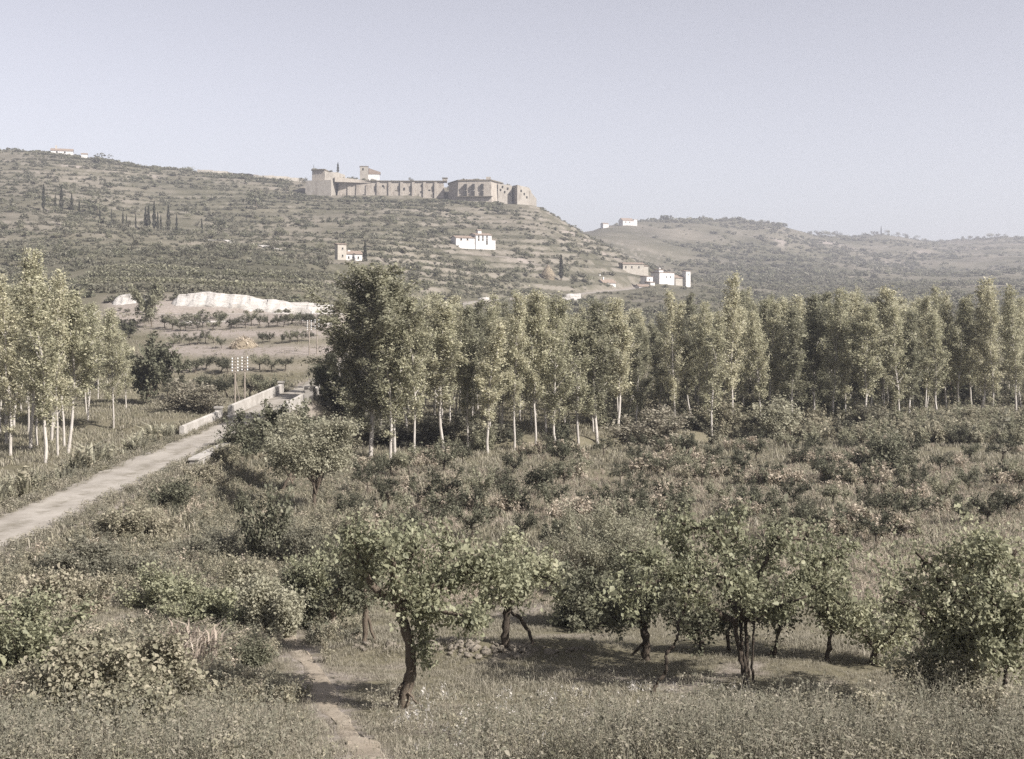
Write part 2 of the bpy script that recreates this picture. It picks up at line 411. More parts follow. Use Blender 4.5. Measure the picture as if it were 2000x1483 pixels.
bare = np.maximum(bare, (1 - smooth(10, 26, np.abs(YY - 250))) * smooth(180, 230, pxg) * (1 - smooth(640, 700, pxg)))
bare = np.maximum(bare, 1.25 * smooth(178, 192, YY) * (1 - smooth(262, 268, YY)) * smooth(290, 340, pxg) * (1 - smooth(640, 680, pxg)) * (0.55 + 0.45 * np.cos(ZZ * 2.6)))
for (bp, bd, rp, rd) in ((1620, 1750, 25, 45), (1655, 1690, 20, 30), (1525, 1500, 12, 60), (1800, 1750, 22, 20), (1760, 1480, 45, 14), (1890, 1850, 26, 25), (1120, 805, 30, 7), (1190, 772, 22, 6), (300, 905, 12, 10), (150, 900, 60, 6), (95, 618, 26, 7), (800, 742, 30, 5), (1000, 640, 60, 5)):
    bare = np.maximum(bare, 1.3 * np.exp(-((pxg - bp) / rp) ** 2 - ((YY - bd) / rd) ** 2))
bare = np.maximum(bare, 0.8 * smooth(0.12, 0.4, fbm(XX / 1.8 + 5, YY / 1.8, 3)) * (YY < 45))
bare = np.maximum(bare, smooth(0.05, 0.3, fbm(XX / 60 + 9, YY / 60, 3)) * smooth(300, 400, YY) * 0.25)
_pp = np.array([hit(*q)[:2] for q in ((560, 1225), (575, 1262), (600, 1300), (630, 1345), (660, 1400), (690, 1440), (716, 1475), (735, 1500))])
_pp = np.concatenate([_pp[:-1] * (1 - f) + _pp[1:] * f for f in (0, 0.25, 0.5, 0.75)])
_near = (YY > 14) & (YY < 40) & (np.abs(XX) < 12)
_dd = np.min(np.hypot(XX[_near][:, None] - _pp[None, :, 0], YY[_near][:, None] - _pp[None, :, 1]), 1)
bare[_near] = np.maximum(bare[_near], 1.1 * (1 - smooth(0.15, 0.9, _dd + 0.35 * fbm(XX[_near] * 1.4, YY[_near] * 1.4, 2))))
for nm, arr in (('far', far), ('bare', bare)):
    at_ = gme.attributes.new(nm, 'FLOAT', 'POINT'); at_.data.foreach_set('value', arr.astype(np.float32).ravel())
single('valley_ground', gme, None, None, kind='structure')

def strip(name, pts_c, hw, mat, lift, nacross=7, edge=0.0, label=None, zfun=None, seed=3):
    """road ribbon draped along a centre line"""
    pts_c = np.asarray(pts_c, float)
    tan = np.gradient(pts_c, axis=0); tan /= np.linalg.norm(tan, axis=1)[:, None]
    nrm = np.stack([tan[:, 1], -tan[:, 0]], 1)
    hw = np.broadcast_to(hw, (len(pts_c),))
    s = np.linspace(-1, 1, nacross)
    X = pts_c[:, 0:1] + nrm[:, 0:1] * s[None] * hw[:, None]
    Y = pts_c[:, 1:2] + nrm[:, 1:2] * s[None] * hw[:, None]
    if edge:
        e = edge * fbm(np.arange(len(pts_c))[:, None] * 0.11 + seed, s[None] * 1.2 + seed, 3)
        X = X + nrm[:, 0:1] * e; Y = Y + nrm[:, 1:2] * e
    Z = (ground(X, Y) if zfun is None else zfun(X, Y)) + lift
    Z = Z - 0.05 * (np.abs(s[None]) > 0.98)
    tone_ = np.broadcast_to(np.exp(-((np.abs(s[None]) - 0.42) / 0.2) ** 2), X.shape).ravel()
    V = np.stack([X, Y, Z], -1).reshape(-1, 3)
    i = np.arange(len(pts_c) * nacross).reshape(-1, nacross)
    Qd = np.stack([i[:-1, :-1], i[:-1, 1:], i[1:, 1:], i[1:, :-1]], -1).reshape(-1, 4)
    return single(name, np_mesh(name, V, Qd, mat, tone_, shade=True), label, None, kind='structure')

ry = np.arange(-60, 700, 1.5)
strip('road', np.stack([road_x(ry), ry], 1), ROAD_HW + 0.15, M['road'], 0.02, 9, 0.5,
      zfun=lambda X, Y: road_z(Y) + 0.05 * fbm(X / 1.2, Y / 6, 2))
tx = np.arange(-104, -34, 1.5)
strip('track', np.stack([tx, track_y(tx)], 1), 1.9, M['chalk'], 0.08, 6, 0.8)
hp = np.array([hit(*q)[:2] for q in ((400, 468), (450, 476), (500, 483), (560, 491), (630, 499))])
ht = np.linspace(0, 4, 80)
strip('track', np.stack([np.interp(ht, range(5), hp[:, 0]), np.interp(ht, range(5), _blur(hp[None, :, 1], 0.8, 1)[0])], 1), 1.7, M['chalk'], 0.35, 5, 0.8)
pp = [hit(*q) for q in ((560, 1225), (575, 1262), (600, 1300), (630, 1345), (660, 1400), (690, 1440), (716, 1475), (735, 1500))]
pp = np.array(pp)[:, :2]
tt = np.linspace(0, len(pp) - 1, 120)
pth = np.stack([np.interp(tt, range(len(pp)), pp[:, 0]), np.interp(tt, range(len(pp)), pp[:, 1])], 1)
strip('footpath', pth, np.interp(tt, [0, 3, 7], [0.17, 0.24, 0.30]) * (1 + 0.5 * fbm(tt * 1.7, tt * 0, 2)), M['path'], 0.012, 8, 0.3)

# ------------------------------------------------------------------ plant builders
def unit(v): return v / np.maximum(np.linalg.norm(v, axis=-1, keepdims=True), 1e-9)
def tube(path, rad, sides=6):
    path = np.asarray(path, float); rad = np.broadcast_to(np.asarray(rad, float), (len(path),))
    tan = unit(np.gradient(path, axis=0))
    ref = np.where(np.abs(tan[:, 2:3]) > 0.9, np.array([[1.0, 0, 0]]), np.array([[0, 0, 1.0]]))
    a = unit(np.cross(tan, ref)); b = np.cross(tan, a)
    th = np.linspace(0, 2 * math.pi, sides, endpoint=False)
    V = path[:, None] + rad[:, None, None] * (a[:, None] * np.cos(th)[None, :, None] + b[:, None] * np.sin(th)[None, :, None])
    V = V.reshape(-1, 3)
    i = np.arange(len(path) * sides).reshape(-1, sides); r = np.roll(i, -1, 1)
    q = np.stack([i[:-1], r[:-1], r[1:], i[1:]], -1).reshape(-1, 4)
    T = np.concatenate([q[:, [0, 1, 2]], q[:, [0, 2, 3]]])
    cap = np.stack([np.full(sides - 2, i[-1, 0]), i[-1, 1:-1], i[-1, 2:]], -1)
    return V, np.concatenate([T, cap])
def join(parts):
    Vs, Ts, n = [], [], 0
    for V, T in parts:
        Vs.append(V); Ts.append(T + n); n += len(V)
    return np.concatenate(Vs), np.concatenate(Ts)
def curve(p0, d, L, n=5, up=0.0, wob=0.08, rng=RNG):
    """a bending branch from p0 along d"""
    pts = [np.array(p0, float)]; d = unit(np.array(d, float))
    for k in range(n):
        d = unit(d + np.array([0, 0, up]) / n + rng.normal(0, wob, 3))
        pts.append(pts[-1] + d * L / n)
    return np.array(pts)
def leaves(Cn, size, rng, up=0.4, ratio=0.62, droop=0.25, near=False):
    """folded leaf blades round the given centres; returns V, T, tone"""
    Cn = np.asarray(Cn, float); n = len(Cn)
    nm = rng.normal(0, 1, (n, 3)); nm[:, 2] = np.abs(nm[:, 2]) + up * 2
    nm = unit(nm)
    a = unit(np.cross(nm, rng.normal(0, 1, (n, 3)))); a[:, 2] -= droop; a = unit(a)
    b = unit(np.cross(nm, a))
    s = size * rng.lognormal(0, 0.36, n)
    s = s[:, None]
    base = Cn - a * s * 0.5; tip = Cn + a * s * 0.5
    f = nm * s * 0.10
    tone = np.clip(rng.beta(3.5, 3.5, n), 0, 1)
    if near:   # six-point blade
        v = [base, Cn - a * s * 0.12 + b * s * ratio * 0.52 + f, Cn + a * s * 0.22 + b * s * ratio * 0.40 + f, tip - nm * s * 0.12,
             Cn + a * s * 0.22 - b * s * ratio * 0.40 + f, Cn - a * s * 0.12 - b * s * ratio * 0.52 + f]
        V = np.stack(v, 1).reshape(-1, 3); o = (np.arange(n) * 6)[:, None]
        T = np.concatenate([o + np.array([[0, 1, 2]]), o + np.array([[0, 2, 3]]), o + np.array([[0, 3, 4]]), o + np.array([[0, 4, 5]])])
        return V, T, np.repeat(tone, 6)
    v = [base, Cn + b * s * ratio * 0.5 + f, tip, Cn - b * s * ratio * 0.5 + f]
    V = np.stack(v, 1).reshape(-1, 3); o = (np.arange(n) * 4)[:, None]
    T = np.concatenate([o + np.array([[0, 1, 2]]), o + np.array([[0, 2, 3]])])
    return V, T, np.repeat(tone, 4)
def along(path, n, rng, lo=0.2, sig=0.25):
    t = rng.uniform(lo, 1.0, n) * (len(path) - 1)
    k = np.minimum(t.astype(int), len(path) - 2); f = (t - k)[:, None]
    return path[k] * (1 - f) + path[k + 1] * f + rng.normal(0, 1, (n, 3)) * np.asarray(sig)

def poplar(seed, H=14.0, W=1.7, clear=0.22, nl=36, dens=75, leaf=0.25, mat='poplar', lean=0.3, el=(38, 62)):
    rng = np.random.default_rng(seed)
    hs = np.linspace(0, H * 0.97, 12)
    wob = np.cumsum(rng.normal(0, 0.055, (12, 2)), 0); wob[0] = 0
    ln = rng.normal(0, lean, 2)
    trunk = np.stack([wob[:, 0] + ln[0] * (hs / H) ** 1.5, wob[:, 1] + ln[1] * (hs / H) ** 1.5, hs], 1)
    trunk[0, 2] = -0.4
    parts = [tube(trunk, 0.0074 * H * (1 - 0.93 * hs / H), 7)]
    L, az = [], rng.uniform(0, 6.28)
    top = along(trunk[-4:], int(dens * 2.2), rng, 0.1, 0.3); L.append(top)
    for k in range(nl):
        t = ((k + rng.random()) / nl) ** 0.9
        h = H * (clear + (0.95 - clear) * t)
        prof = min(1, 0.35 + 2.2 * t) * (1 - 0.80 * t ** 1.7)
        ln_ = W * prof * rng.uniform(0.65, 1.3) * 1.45
        az += 2.4 + rng.normal(0, 0.5)
        e = math.radians(rng.uniform(*el))
        kk = np.interp(h, hs, range(12)); k0 = min(int(kk), 10)
        p0 = trunk[k0] + (trunk[k0 + 1] - trunk[k0]) * (kk - k0)
        path = curve(p0, (math.cos(az) * math.cos(e), math.sin(az) * math.cos(e), math.sin(e)), ln_, 4, 0.45, 0.08, rng)
        parts.append(tube(path, np.linspace(0.0032 * H, 0.0008 * H, 5) * (0.5 + 0.6 * prof), 4))
        nleaf = int(dens * ln_ * rng.uniform(0.5, 1.4))
        L.append(along(path, int(nleaf * 0.5), rng, 0.25, 0.20))
        for q in range(3):
            j = rng.integers(1, 4)
            tw = curve(path[j], unit(path[j + 1] - path[j]) + rng.normal(0, 0.55, 3), ln_ * rng.uniform(0.25, 0.45), 3, 0.3, 0.1, rng)
            parts.append(tube(tw, [0.012, 0.01, 0.008, 0.004], 3))
            L.append(along(tw, max(3, int(nleaf * 0.18)), rng, 0.1, 0.15))
    V, T = join(parts)
    tm = np_mesh('poplar_trunk', V, T, M['bark_pale'], shade=True)
    Lc = np.concatenate(L)
    LV, LT, tone = leaves(Lc, leaf, rng, 0.25, 0.7, 0.35)
    return tm, np_mesh('poplar_crown', LV, LT, M[mat], tone)

def broad(seed, H=3.6, W=1.6, clear=0.36, limbs=6, dens=60, leaf=0.2, mat='vine', bark='bark_dark', tr=0.09, subs=4, near=False, flat=0.5, sig=0.16):
    """short-trunked spreading tree: limbs fork from the trunk head and carry leafy twigs"""
    rng = np.random.default_rng(seed)
    h0 = H * clear
    trunk = curve((0, 0, -0.3), (rng.normal(0, 0.1), rng.normal(0, 0.1), 1), h0 + 0.3, 5, 0.1, 0.09, rng)
    parts = [tube(trunk, np.linspace(tr * 1.25, tr * 0.8, 6), 8)]
    L = []; az = rng.uniform(0, 6.28)
    for k in range(limbs):
        az += 2 * math.pi / limbs + rng.normal(0, 0.35)
        reach = W * rng.uniform(0.7, 1.15); rise = (H - h0) * rng.uniform(0.55, 1.0)
        d = np.array([math.cos(az) * reach, math.sin(az) * reach, rise])
        path = curve(trunk[-1] - (0, 0, rng.uniform(0, 0.15) * H), d * (1, 1, flat), np.linalg.norm(d), 5, 0.8 * (1 - flat), 0.14, rng)
        parts.append(tube(path, np.linspace(tr * 0.6, tr * 0.12, 6), 5))
        n = int(dens * np.linalg.norm(d))
        L.append(along(path, n // 2, rng, 0.45, sig))
        for q in range(subs):
            j = rng.integers(2, 5)
            tw = curve(path[j], rng.normal(0, 1, 3) * (1, 1, 0.7) + (0, 0, 0.35), H * rng.uniform(0.14, 0.3), 3, -0.2, 0.2, rng)
            parts.append(tube(tw, np.linspace(tr * 0.16, tr * 0.05, 4), 3))
            L.append(along(tw, n // 3, rng, 0.1, sig * 0.85))
    V, T = join(parts)
    Lc = np.concatenate(L); Lc[:, 2] = np.maximum(Lc[:, 2], 0.05)
    LV, LT, tone = leaves(Lc, leaf, rng, 0.35, 0.75, 0.35, near)
    return np_mesh('tree_trunk', V, T, M[bark], shade=True), np_mesh('tree_crown', LV, LT, M[mat], tone)

def shrub(seed, H=2.0, W=1.2, stems=16, dens=110, leaf=0.16, mat='weed', bark='bark', el=(35, 85), near=False, sig=0.16, up=0.2):
    rng = np.random.default_rng(seed)
    parts, L = [], []
    for k in range(stems):
        az = rng.uniform(0, 6.28); e = math.radians(rng.uniform(*el))
        p0 = (rng.normal(0, W * 0.28), rng.normal(0, W * 0.28), -0.15)
        ln_ = min(H / max(math.sin(e), 0.35), W * 1.25 / max(math.cos(e), 0.2)) * rng.uniform(0.65, 1.05)
        path = curve(p0, (math.cos(az) * math.cos(e), math.sin(az) * math.cos(e), math.sin(e)), ln_, 5, up - 0.35, 0.1, rng)
        parts.append(tube(path, np.linspace(0.011 * H, 0.002 * H, 6), 4))
        n = int(dens * ln_)
        L.append(along(path, n // 2, rng, 0.12, sig))
        for q in range(3):
            j = rng.integers(1, 5)
            tw = curve(path[j], unit(path[j + 1] - path[j]) + rng.normal(0, 0.7, 3), ln_ * 0.3, 3, 0.1, 0.15, rng)
            parts.append(tube(tw, [0.006 * H, 0.004 * H, 0.003 * H, 0.0015 * H], 3))
            L.append(along(tw, n // 5, rng, 0.1, sig * 0.8))
    V, T = join(parts)
    Lc = np.concatenate(L); Lc[:, 2] = np.where(Lc[:, 2] < 0.02, rng.uniform(0.02, 0.3, len(Lc)), Lc[:, 2])
    LV, LT, tone = leaves(Lc, leaf, rng, 0.3, 0.72, 0.3, near)
    return np_mesh('shrub_stems', V, T, M[bark], shade=True), np_mesh('shrub_foliage', LV, LT, M[mat], tone)

def cypress(seed, H=11.0, W=0.85):
    rng = np.random.default_rng(seed)
    n = 1500
    t = rng.random(n) ** 0.8
    r = W * np.minimum(1, 0.45 + 3 * t) * (1 - t ** 2.2) * np.sqrt(rng.uniform(0.25, 1.0, n)) * (1 + 0.25 * np.sin(t * 23 + seed))
    az = rng.uniform(0, 6.28, n)
    Lc = np.stack([r * np.cos(az), r * np.sin(az), 0.06 * H + t * H * 0.95], 1)
    LV, LT, tone = leaves(Lc, 0.42, rng, 0.0, 0.5, -0.9)
    V, T = tube([(0, 0, -0.4), (0, 0, H * 0.3), (0, 0, H * 0.8)], [0.16, 0.12, 0.03], 6)
    return np_mesh('cypress_trunk', V, T, M['bark'], shade=True), np_mesh('cypress_crown', LV, LT, M['cypress'], tone)

def roundtree(seed, H=4.5, W=2.2, n=420, leaf=0.5, mat='olive', clear=0.25):
    """small far tree: leaves on a handful of clumps over a short trunk"""
    rng = np.random.default_rng(seed)
    k = 9
    cc = np.stack([rng.normal(0, W * 0.48, k), rng.normal(0, W * 0.48, k), rng.uniform(clear + 0.12, 0.86, k) * H], 1)
    w = rng.integers(0, k, n)
    v = unit(rng.normal(0, 1, (n, 3))) * (rng.uniform(0.35, 1, (n, 1)) ** 0.5) * W * 0.55
    Lc = cc[w] + v * (1, 1, 0.8)
    Lc[:, 2] = np.maximum(Lc[:, 2], 0.1)
    LV, LT, tone = leaves(Lc, leaf, rng, 0.3, 0.75, 0.2)
    V, T = tube([(0, 0, -0.6), (0.05, 0, H * 0.25), (0, 0.1, H * 0.6)], [0.05 * W, 0.04 * W, 0.015 * W], 5)
    return np_mesh('small_trunk', V, T, M['bark'], shade=True), np_mesh('small_crown', LV, LT, M[mat], tone)

def bush_mesh(seed, n=170, leaf=0.55, mat='scrub', flat=0.7):
    """one scrub clump, unit radius"""
    rng = np.random.default_rng(seed)
    k = 6
    cc = np.stack([rng.normal(0, 0.45, k), rng.normal(0, 0.45, k), rng.uniform(0.2, 0.75, k) * flat], 1)
    w = rng.integers(0, k, n)
    Lc = cc[w] + unit(rng.normal(0, 1, (n, 3))) * rng.uniform(0.4, 1, (n, 1)) ** 0.5 * 0.5 * np.array([1, 1, 0.8])
    Lc[:, 2] = np.abs(Lc[:, 2])
    LV, LT, tone = leaves(Lc, leaf * 0.45, rng, 0.35, 0.8, 0.2)
    return np_mesh('scrub_clump', LV, LT, M[mat], tone)

def blades(seed, n, H, spread, width, mat, lean=0.35, top=0.0, kink=0.5):
    """a tuft of bent blades (grass, stalks, reeds)"""
    rng = np.random.default_rng(seed)
    az = rng.uniform(0, 6.28, n); h = H * rng.uniform(0.55, 1.1, n); l = lean * rng.uniform(0.2, 1.3, n) * h
    b = np.stack([rng.normal(0, spread, n), rng.normal(0, spread, n), np.full(n, -0.03)], 1)
    d = np.stack([np.cos(az), np.sin(az), 0 * az], 1); s = np.stack([-np.sin(az), np.cos(az), 0 * az], 1)
    w = width * rng.uniform(0.6, 1.3, n)[:, None]
    m = b + d * (l * 0.3)[:, None] + np.array([0, 0, 1]) * (h * 0.6)[:, None]
    t = b + d * l[:, None] + np.array([0, 0, 1]) * (h * (1 - kink * lean * 0.5))[:, None]
    V = np.stack([b - s * w * 0.5, b + s * w * 0.5, m + s * w * 0.45, m - s * w * 0.45, t], 1).reshape(-1, 3)
    o = (np.arange(n) * 5)[:, None]
    T = np.concatenate([o + np.array([[0, 1, 2]]), o + np.array([[0, 2, 3]]), o + np.array([[3, 2, 4]])])
    return np_mesh('blade_tuft', V, T, M[mat], np.repeat(rng.beta(2, 2, n), 5))
def weed_mesh(seed, H=0.6, stems=5, leaf=0.06, per=26, mat='weed'):
    rng = np.random.default_rng(seed)
    parts, L = [], []
    for k in range(stems):
        p = curve((rng.normal(0, 0.09), rng.normal(0, 0.09), -0.03), (rng.normal(0, 0.3), rng.normal(0, 0.3), 1), H * rng.uniform(0.6, 1.1), 4, 0.1, 0.12, rng)
        parts.append(tube(p, [0.006, 0.005, 0.004, 0.003, 0.002], 3))
        L.append(along(p, per, rng, 0.1, 0.06))
    V, T = join(parts)
    LV, LT, tone = leaves(np.concatenate(L), leaf, rng, 0.3, 0.5, 0.2)
    Vj, Tj = join([(V, T), (LV, LT)])
    return np_mesh('weed', Vj, Tj, M[mat], np.concatenate([np.full(len(V), 0.75), tone]))

def scatter(name, pts, scl, meshes, seed=0, label=None, cat=None):
    """uncountable cover: instances of a few small meshes on the given points"""
    pts = np.asarray(pts, np.float32); n = len(pts)
    rng = np.random.default_rng(seed)
    me = bpy.data.meshes.new(name)
    me.vertices.add(n); me.vertices.foreach_set('co', pts.ravel())
    for nm, ty, arr in (('scl', 'FLOAT', np.asarray(scl, np.float32)), ('rz', 'FLOAT', rng.uniform(0, 6.28, n).astype(np.float32)),
                        ('idx', 'INT', rng.integers(0, len(meshes), n).astype(np.int32))):
        a = me.attributes.new(nm, ty, 'POINT'); a.data.foreach_set('value', arr)
    me.update()
    o = single(name, me, label, cat, kind='stuff')
    ng = bpy.data.node_groups.new(name + '_scatter', 'GeometryNodeTree')
    ng.interface.new_socket('Geometry', in_out='INPUT', socket_type='NodeSocketGeometry')
    ng.interface.new_socket('Geometry', in_out='OUTPUT', socket_type='NodeSocketGeometry')
    N = ng.nodes; Lk = ng.links
    gi = N.new('NodeGroupInput'); go = N.new('NodeGroupOutput')
    iop = N.new('GeometryNodeInstanceOnPoints'); jn = N.new('GeometryNodeJoinGeometry')
    for m in meshes:
        po = bpy.data.objects.new(name + '_clump', m)
        oi = N.new('GeometryNodeObjectInfo'); oi.inputs['Object'].default_value = po; oi.inputs['As Instance'].default_value = True
        Lk.new(oi.outputs['Geometry'], jn.inputs[0])
    def attr(nm, ty):
        a = N.new('GeometryNodeInputNamedAttribute'); a.data_type = ty; a.inputs['Name'].default_value = nm
        return a.outputs['Attribute']
    cx = N.new('ShaderNodeCombineXYZ'); Lk.new(attr('rz', 'FLOAT'), cx.inputs['Z'])
    Lk.new(gi.outputs[0], iop.inputs['Points']); Lk.new(jn.outputs[0], iop.inputs['Instance'])
    iop.inputs['Pick Instance'].default_value = True
    Lk.new(attr('idx', 'INT'), iop.inputs['Instance Index'])
    Lk.new(cx.outputs[0], iop.inputs['Rotation']); Lk.new(attr('scl', 'FLOAT'), iop.inputs['Scale'])
    Lk.new(iop.outputs[0], go.inputs[0])
    md = o.modifiers.new('scatter', 'NODES'); md.node_group = ng
    return o

# ------------------------------------------------------------------ solid builders
def boxm(x0, x1, y0, y1, z0, z1, mat, name='block'):
    return prism([(x0, y0), (x1, y0), (x1, y1), (x0, y1)], z0, z1, mat, name)
def prism(poly, z0, z1, mat, name='block', top=None):
    """closed prism; top polygon may differ (battered walls); z1 may be a list"""
    n = len(poly); top = top or poly
    z1 = z1 if isinstance(z1, (list, tuple)) else [z1] * n
    V = [(x, y, z0) for x, y in poly] + [(x, y, z) for (x, y), z in zip(top, z1)]
    Fc = [list(range(n))[::-1], list(range(n, 2 * n))] + [[i, (i + 1) % n, n + (i + 1) % n, n + i] for i in range(n)]
    me = bpy.data.meshes.new(name); me.from_pydata(V, [], Fc); me.materials.append(M[mat]); me.update()
    return me
def gable(x0, x1, y0, y1, z, rise, mat, along_x=True, over=0.35, thick=0.22, name='roof'):
    x0 -= over; x1 += over; y0 -= over; y1 += over
    if along_x:
        ym = (y0 + y1) / 2
        sec = [(y0, z), (ym, z + rise), (y1, z)]
        V = [(x, y, zz) for x in (x0, x1) for y, zz in sec] + [(x, y, zz - thick) for x in (x0, x1) for y, zz in sec]
    else:
        xm = (x0 + x1) / 2
        sec = [(x1, z), (xm, z + rise), (x0, z)]
        V = [(x, y, zz) for y in (y0, y1) for x, zz in sec] + [(x, y, zz - thick) for y in (y0, y1) for x, zz in sec]
    Fc = [(0, 3, 4, 1), (1, 4, 5, 2), (6, 7, 10, 9), (7, 8, 11, 10), (0, 6, 9, 3), (2, 5, 11, 8), (0, 1, 7, 6), (1, 2, 8, 7), (3, 9, 10, 4), (4, 10, 11, 5)]
    me = bpy.data.meshes.new(name); me.from_pydata(V, [], Fc); me.materials.append(M[mat]); me.update()
    return me

def house_wall(x0, x1, y0, y1, z0, z1, rise, along_x, mat, name='wall'):
    """four walls carried up into the gables"""
    if along_x:
        sec = [(y0, z0), (y1, z0), (y1, z1), ((y0 + y1) / 2, z1 + rise), (y0, z1)]
        V = [(x, y, z) for x in (x0, x1) for y, z in sec]
    else:
        sec = [(x0, z0), (x1, z0), (x1, z1), ((x0 + x1) / 2, z1 + rise), (x0, z1)]
        V = [(x, y, z) for y in (y1, y0) for x, z in sec]
    Fc = [(0, 1, 2, 3, 4)[::-1], (5, 6, 7, 8, 9)] + [(i, (i + 1) % 5, 5 + (i + 1) % 5, 5 + i) for i in range(5)]
    me = bpy.data.meshes.new(name); me.from_pydata(V, [], Fc); me.materials.append(M[mat]); me.update()
    return me

class Bld:
    """a far building laid out in the photograph's pixels at its own distance, then turned on its spot"""
    def __init__(s, name, label, pxc, pyb, d, rz=0.0, cat='building', group=None):
        s.s = d / F; s.pxc = pxc; s.pyb = pyb
        s.o = thing(name, label, cat, P(pxc, pyb, d) if d < 940 else tuple(np.array(onground(pxc, d)) + (0, 0, 1.6)), rz, 1.0, group)
        s.k = 1.0 / math.cos(rz)
    def X(s, px): return (px - s.pxc) * s.s * s.k
    def Z(s, py): return (s.pyb - py) * s.s
    def wall(s, p0, p1, pt, depth=7.0, rise=0.0, along_x=True, y=0.0, mat='plaster', base=-3.0, name='wall'):
        x0, x1, z1 = s.X(p0), s.X(p1), s.Z(pt)
        if rise > 0:
            me = house_wall(x0, x1, y, y + depth, base, z1, rise, along_x, mat)
        else:
            me = boxm(x0, x1, y, y + depth, base, z1, mat, 'wall')
        return part(name, me, s.o)
    def roof(s, p0, p1, pt, depth=7.0, rise=1.2, along_x=True, y=0.0, mat='tile'):
        return part('roof', gable(s.X(p0), s.X(p1), y, y + depth, s.Z(pt) + 0.12, rise, mat, along_x), s.o)
    def flat(s, p0, p1, pt, depth=7.0, y=0.0, tilt=0.6, mat='tile'):
        x0, x1, z = s.X(p0) - 0.3, s.X(p1) + 0.3, s.Z(pt) + 0.01
        me = prism([(x0, y - 0.3), (x1, y - 0.3), (x1, y + depth + 0.3), (x0, y + depth + 0.3)], z, [z + 0.2, z + 0.2, z + 0.2 + tilt, z + 0.2 + tilt], mat, 'roof')
        return part('roof', me, s.o)
    def win(s, px, py, w=0.9, h=1.3, y=0.0, name='window'):
        x, z = s.X(px), s.Z(py)
        o = part(name, boxm(x - w / 2, x + w / 2, y - 0.04, y + 0.1, z - h / 2, z + h / 2, 'opening', name), s.o)
        part('sill' if name == 'window' else 'step', boxm(x - w / 2 - 0.12, x + w / 2 + 0.12, y - 0.16, y + 0.05, z - h / 2 - 0.14, z - h / 2 - 0.003, 'plaster2', 'sill'), o)
        return o

# ------------------------------------------------------------------ chalk cutting
def cliff(name, p0, p1, tops, seed, dd=257.0, base=614):
    n = int((p1 - p0) / 1.6); m = 12
    px = np.linspace(p0, p1, n)[:, None]; t = np.linspace(0, 1, m)[None]
    top = np.interp(px, [a for a, b in tops], [b for a, b in tops]) + 3 * fbm(px / 22 + seed, px * 0 + seed, 3)
    y = dd + 3.8 * t ** 1.5 + 0.75 * fbm(px / 18 + seed, t * 2 + seed, 4) + 0.3 * np.sin(px / 9.0) * t * (1 - t)
    py = base + 4 + (top - base - 4) * t
    z = HC + (YH - py) / F * dd
    X = (px - 1000) / F * dd + 0.5 * fbm(px / 8, t * 5, 3)
    X, y, z = np.broadcast_arrays(X, y, z)
    V = np.stack([X, y, z], -1)
    back = V[:, -1:, :] + np.array([[[0, 9.0, -0.6]]]); back[:, 0, 2] = np.minimum(back[:, 0, 2], ground(back[:, 0, 0], back[:, 0, 1]) - 0.2)
    V = np.concatenate([V, back], 1)
    i = np.arange(n * (m + 1)).reshape(n, m + 1)
    q = np.stack([i[:-1, :-1], i[1:, :-1], i[1:, 1:], i[:-1, 1:]], -1).reshape(-1, 4)
    single(name, np_mesh(name, V.reshape(-1, 3), q, M['chalk']), None, None, kind='structure')
cliff('chalk_cliff', 322, 648, [(322, 600), (340, 573), (400, 570), (450, 574), (500, 583), (560, 590), (648, 594)], 2.0)
cliff('chalk_cliff', 200, 312, [(200, 600), (222, 578), (245, 571), (262, 580), (285, 572), (312, 598)], 8.0, 259.0)
cliff('chalk_bank', 318, 646, [(318, 640), (340, 629), (420, 626), (500, 628), (580, 624), (646, 630)], 4.0, 237.0, 651)
cliff('chalk_cliff', 1060, 1136, [(1060, 586), (1085, 583), (1115, 572), (1136, 574)], 5.0, 520.0, 589)
cliff('chalk_cliff', 916, 990, [(916, 588), (950, 581), (990, 587)], 6.0, 440.0, 594)

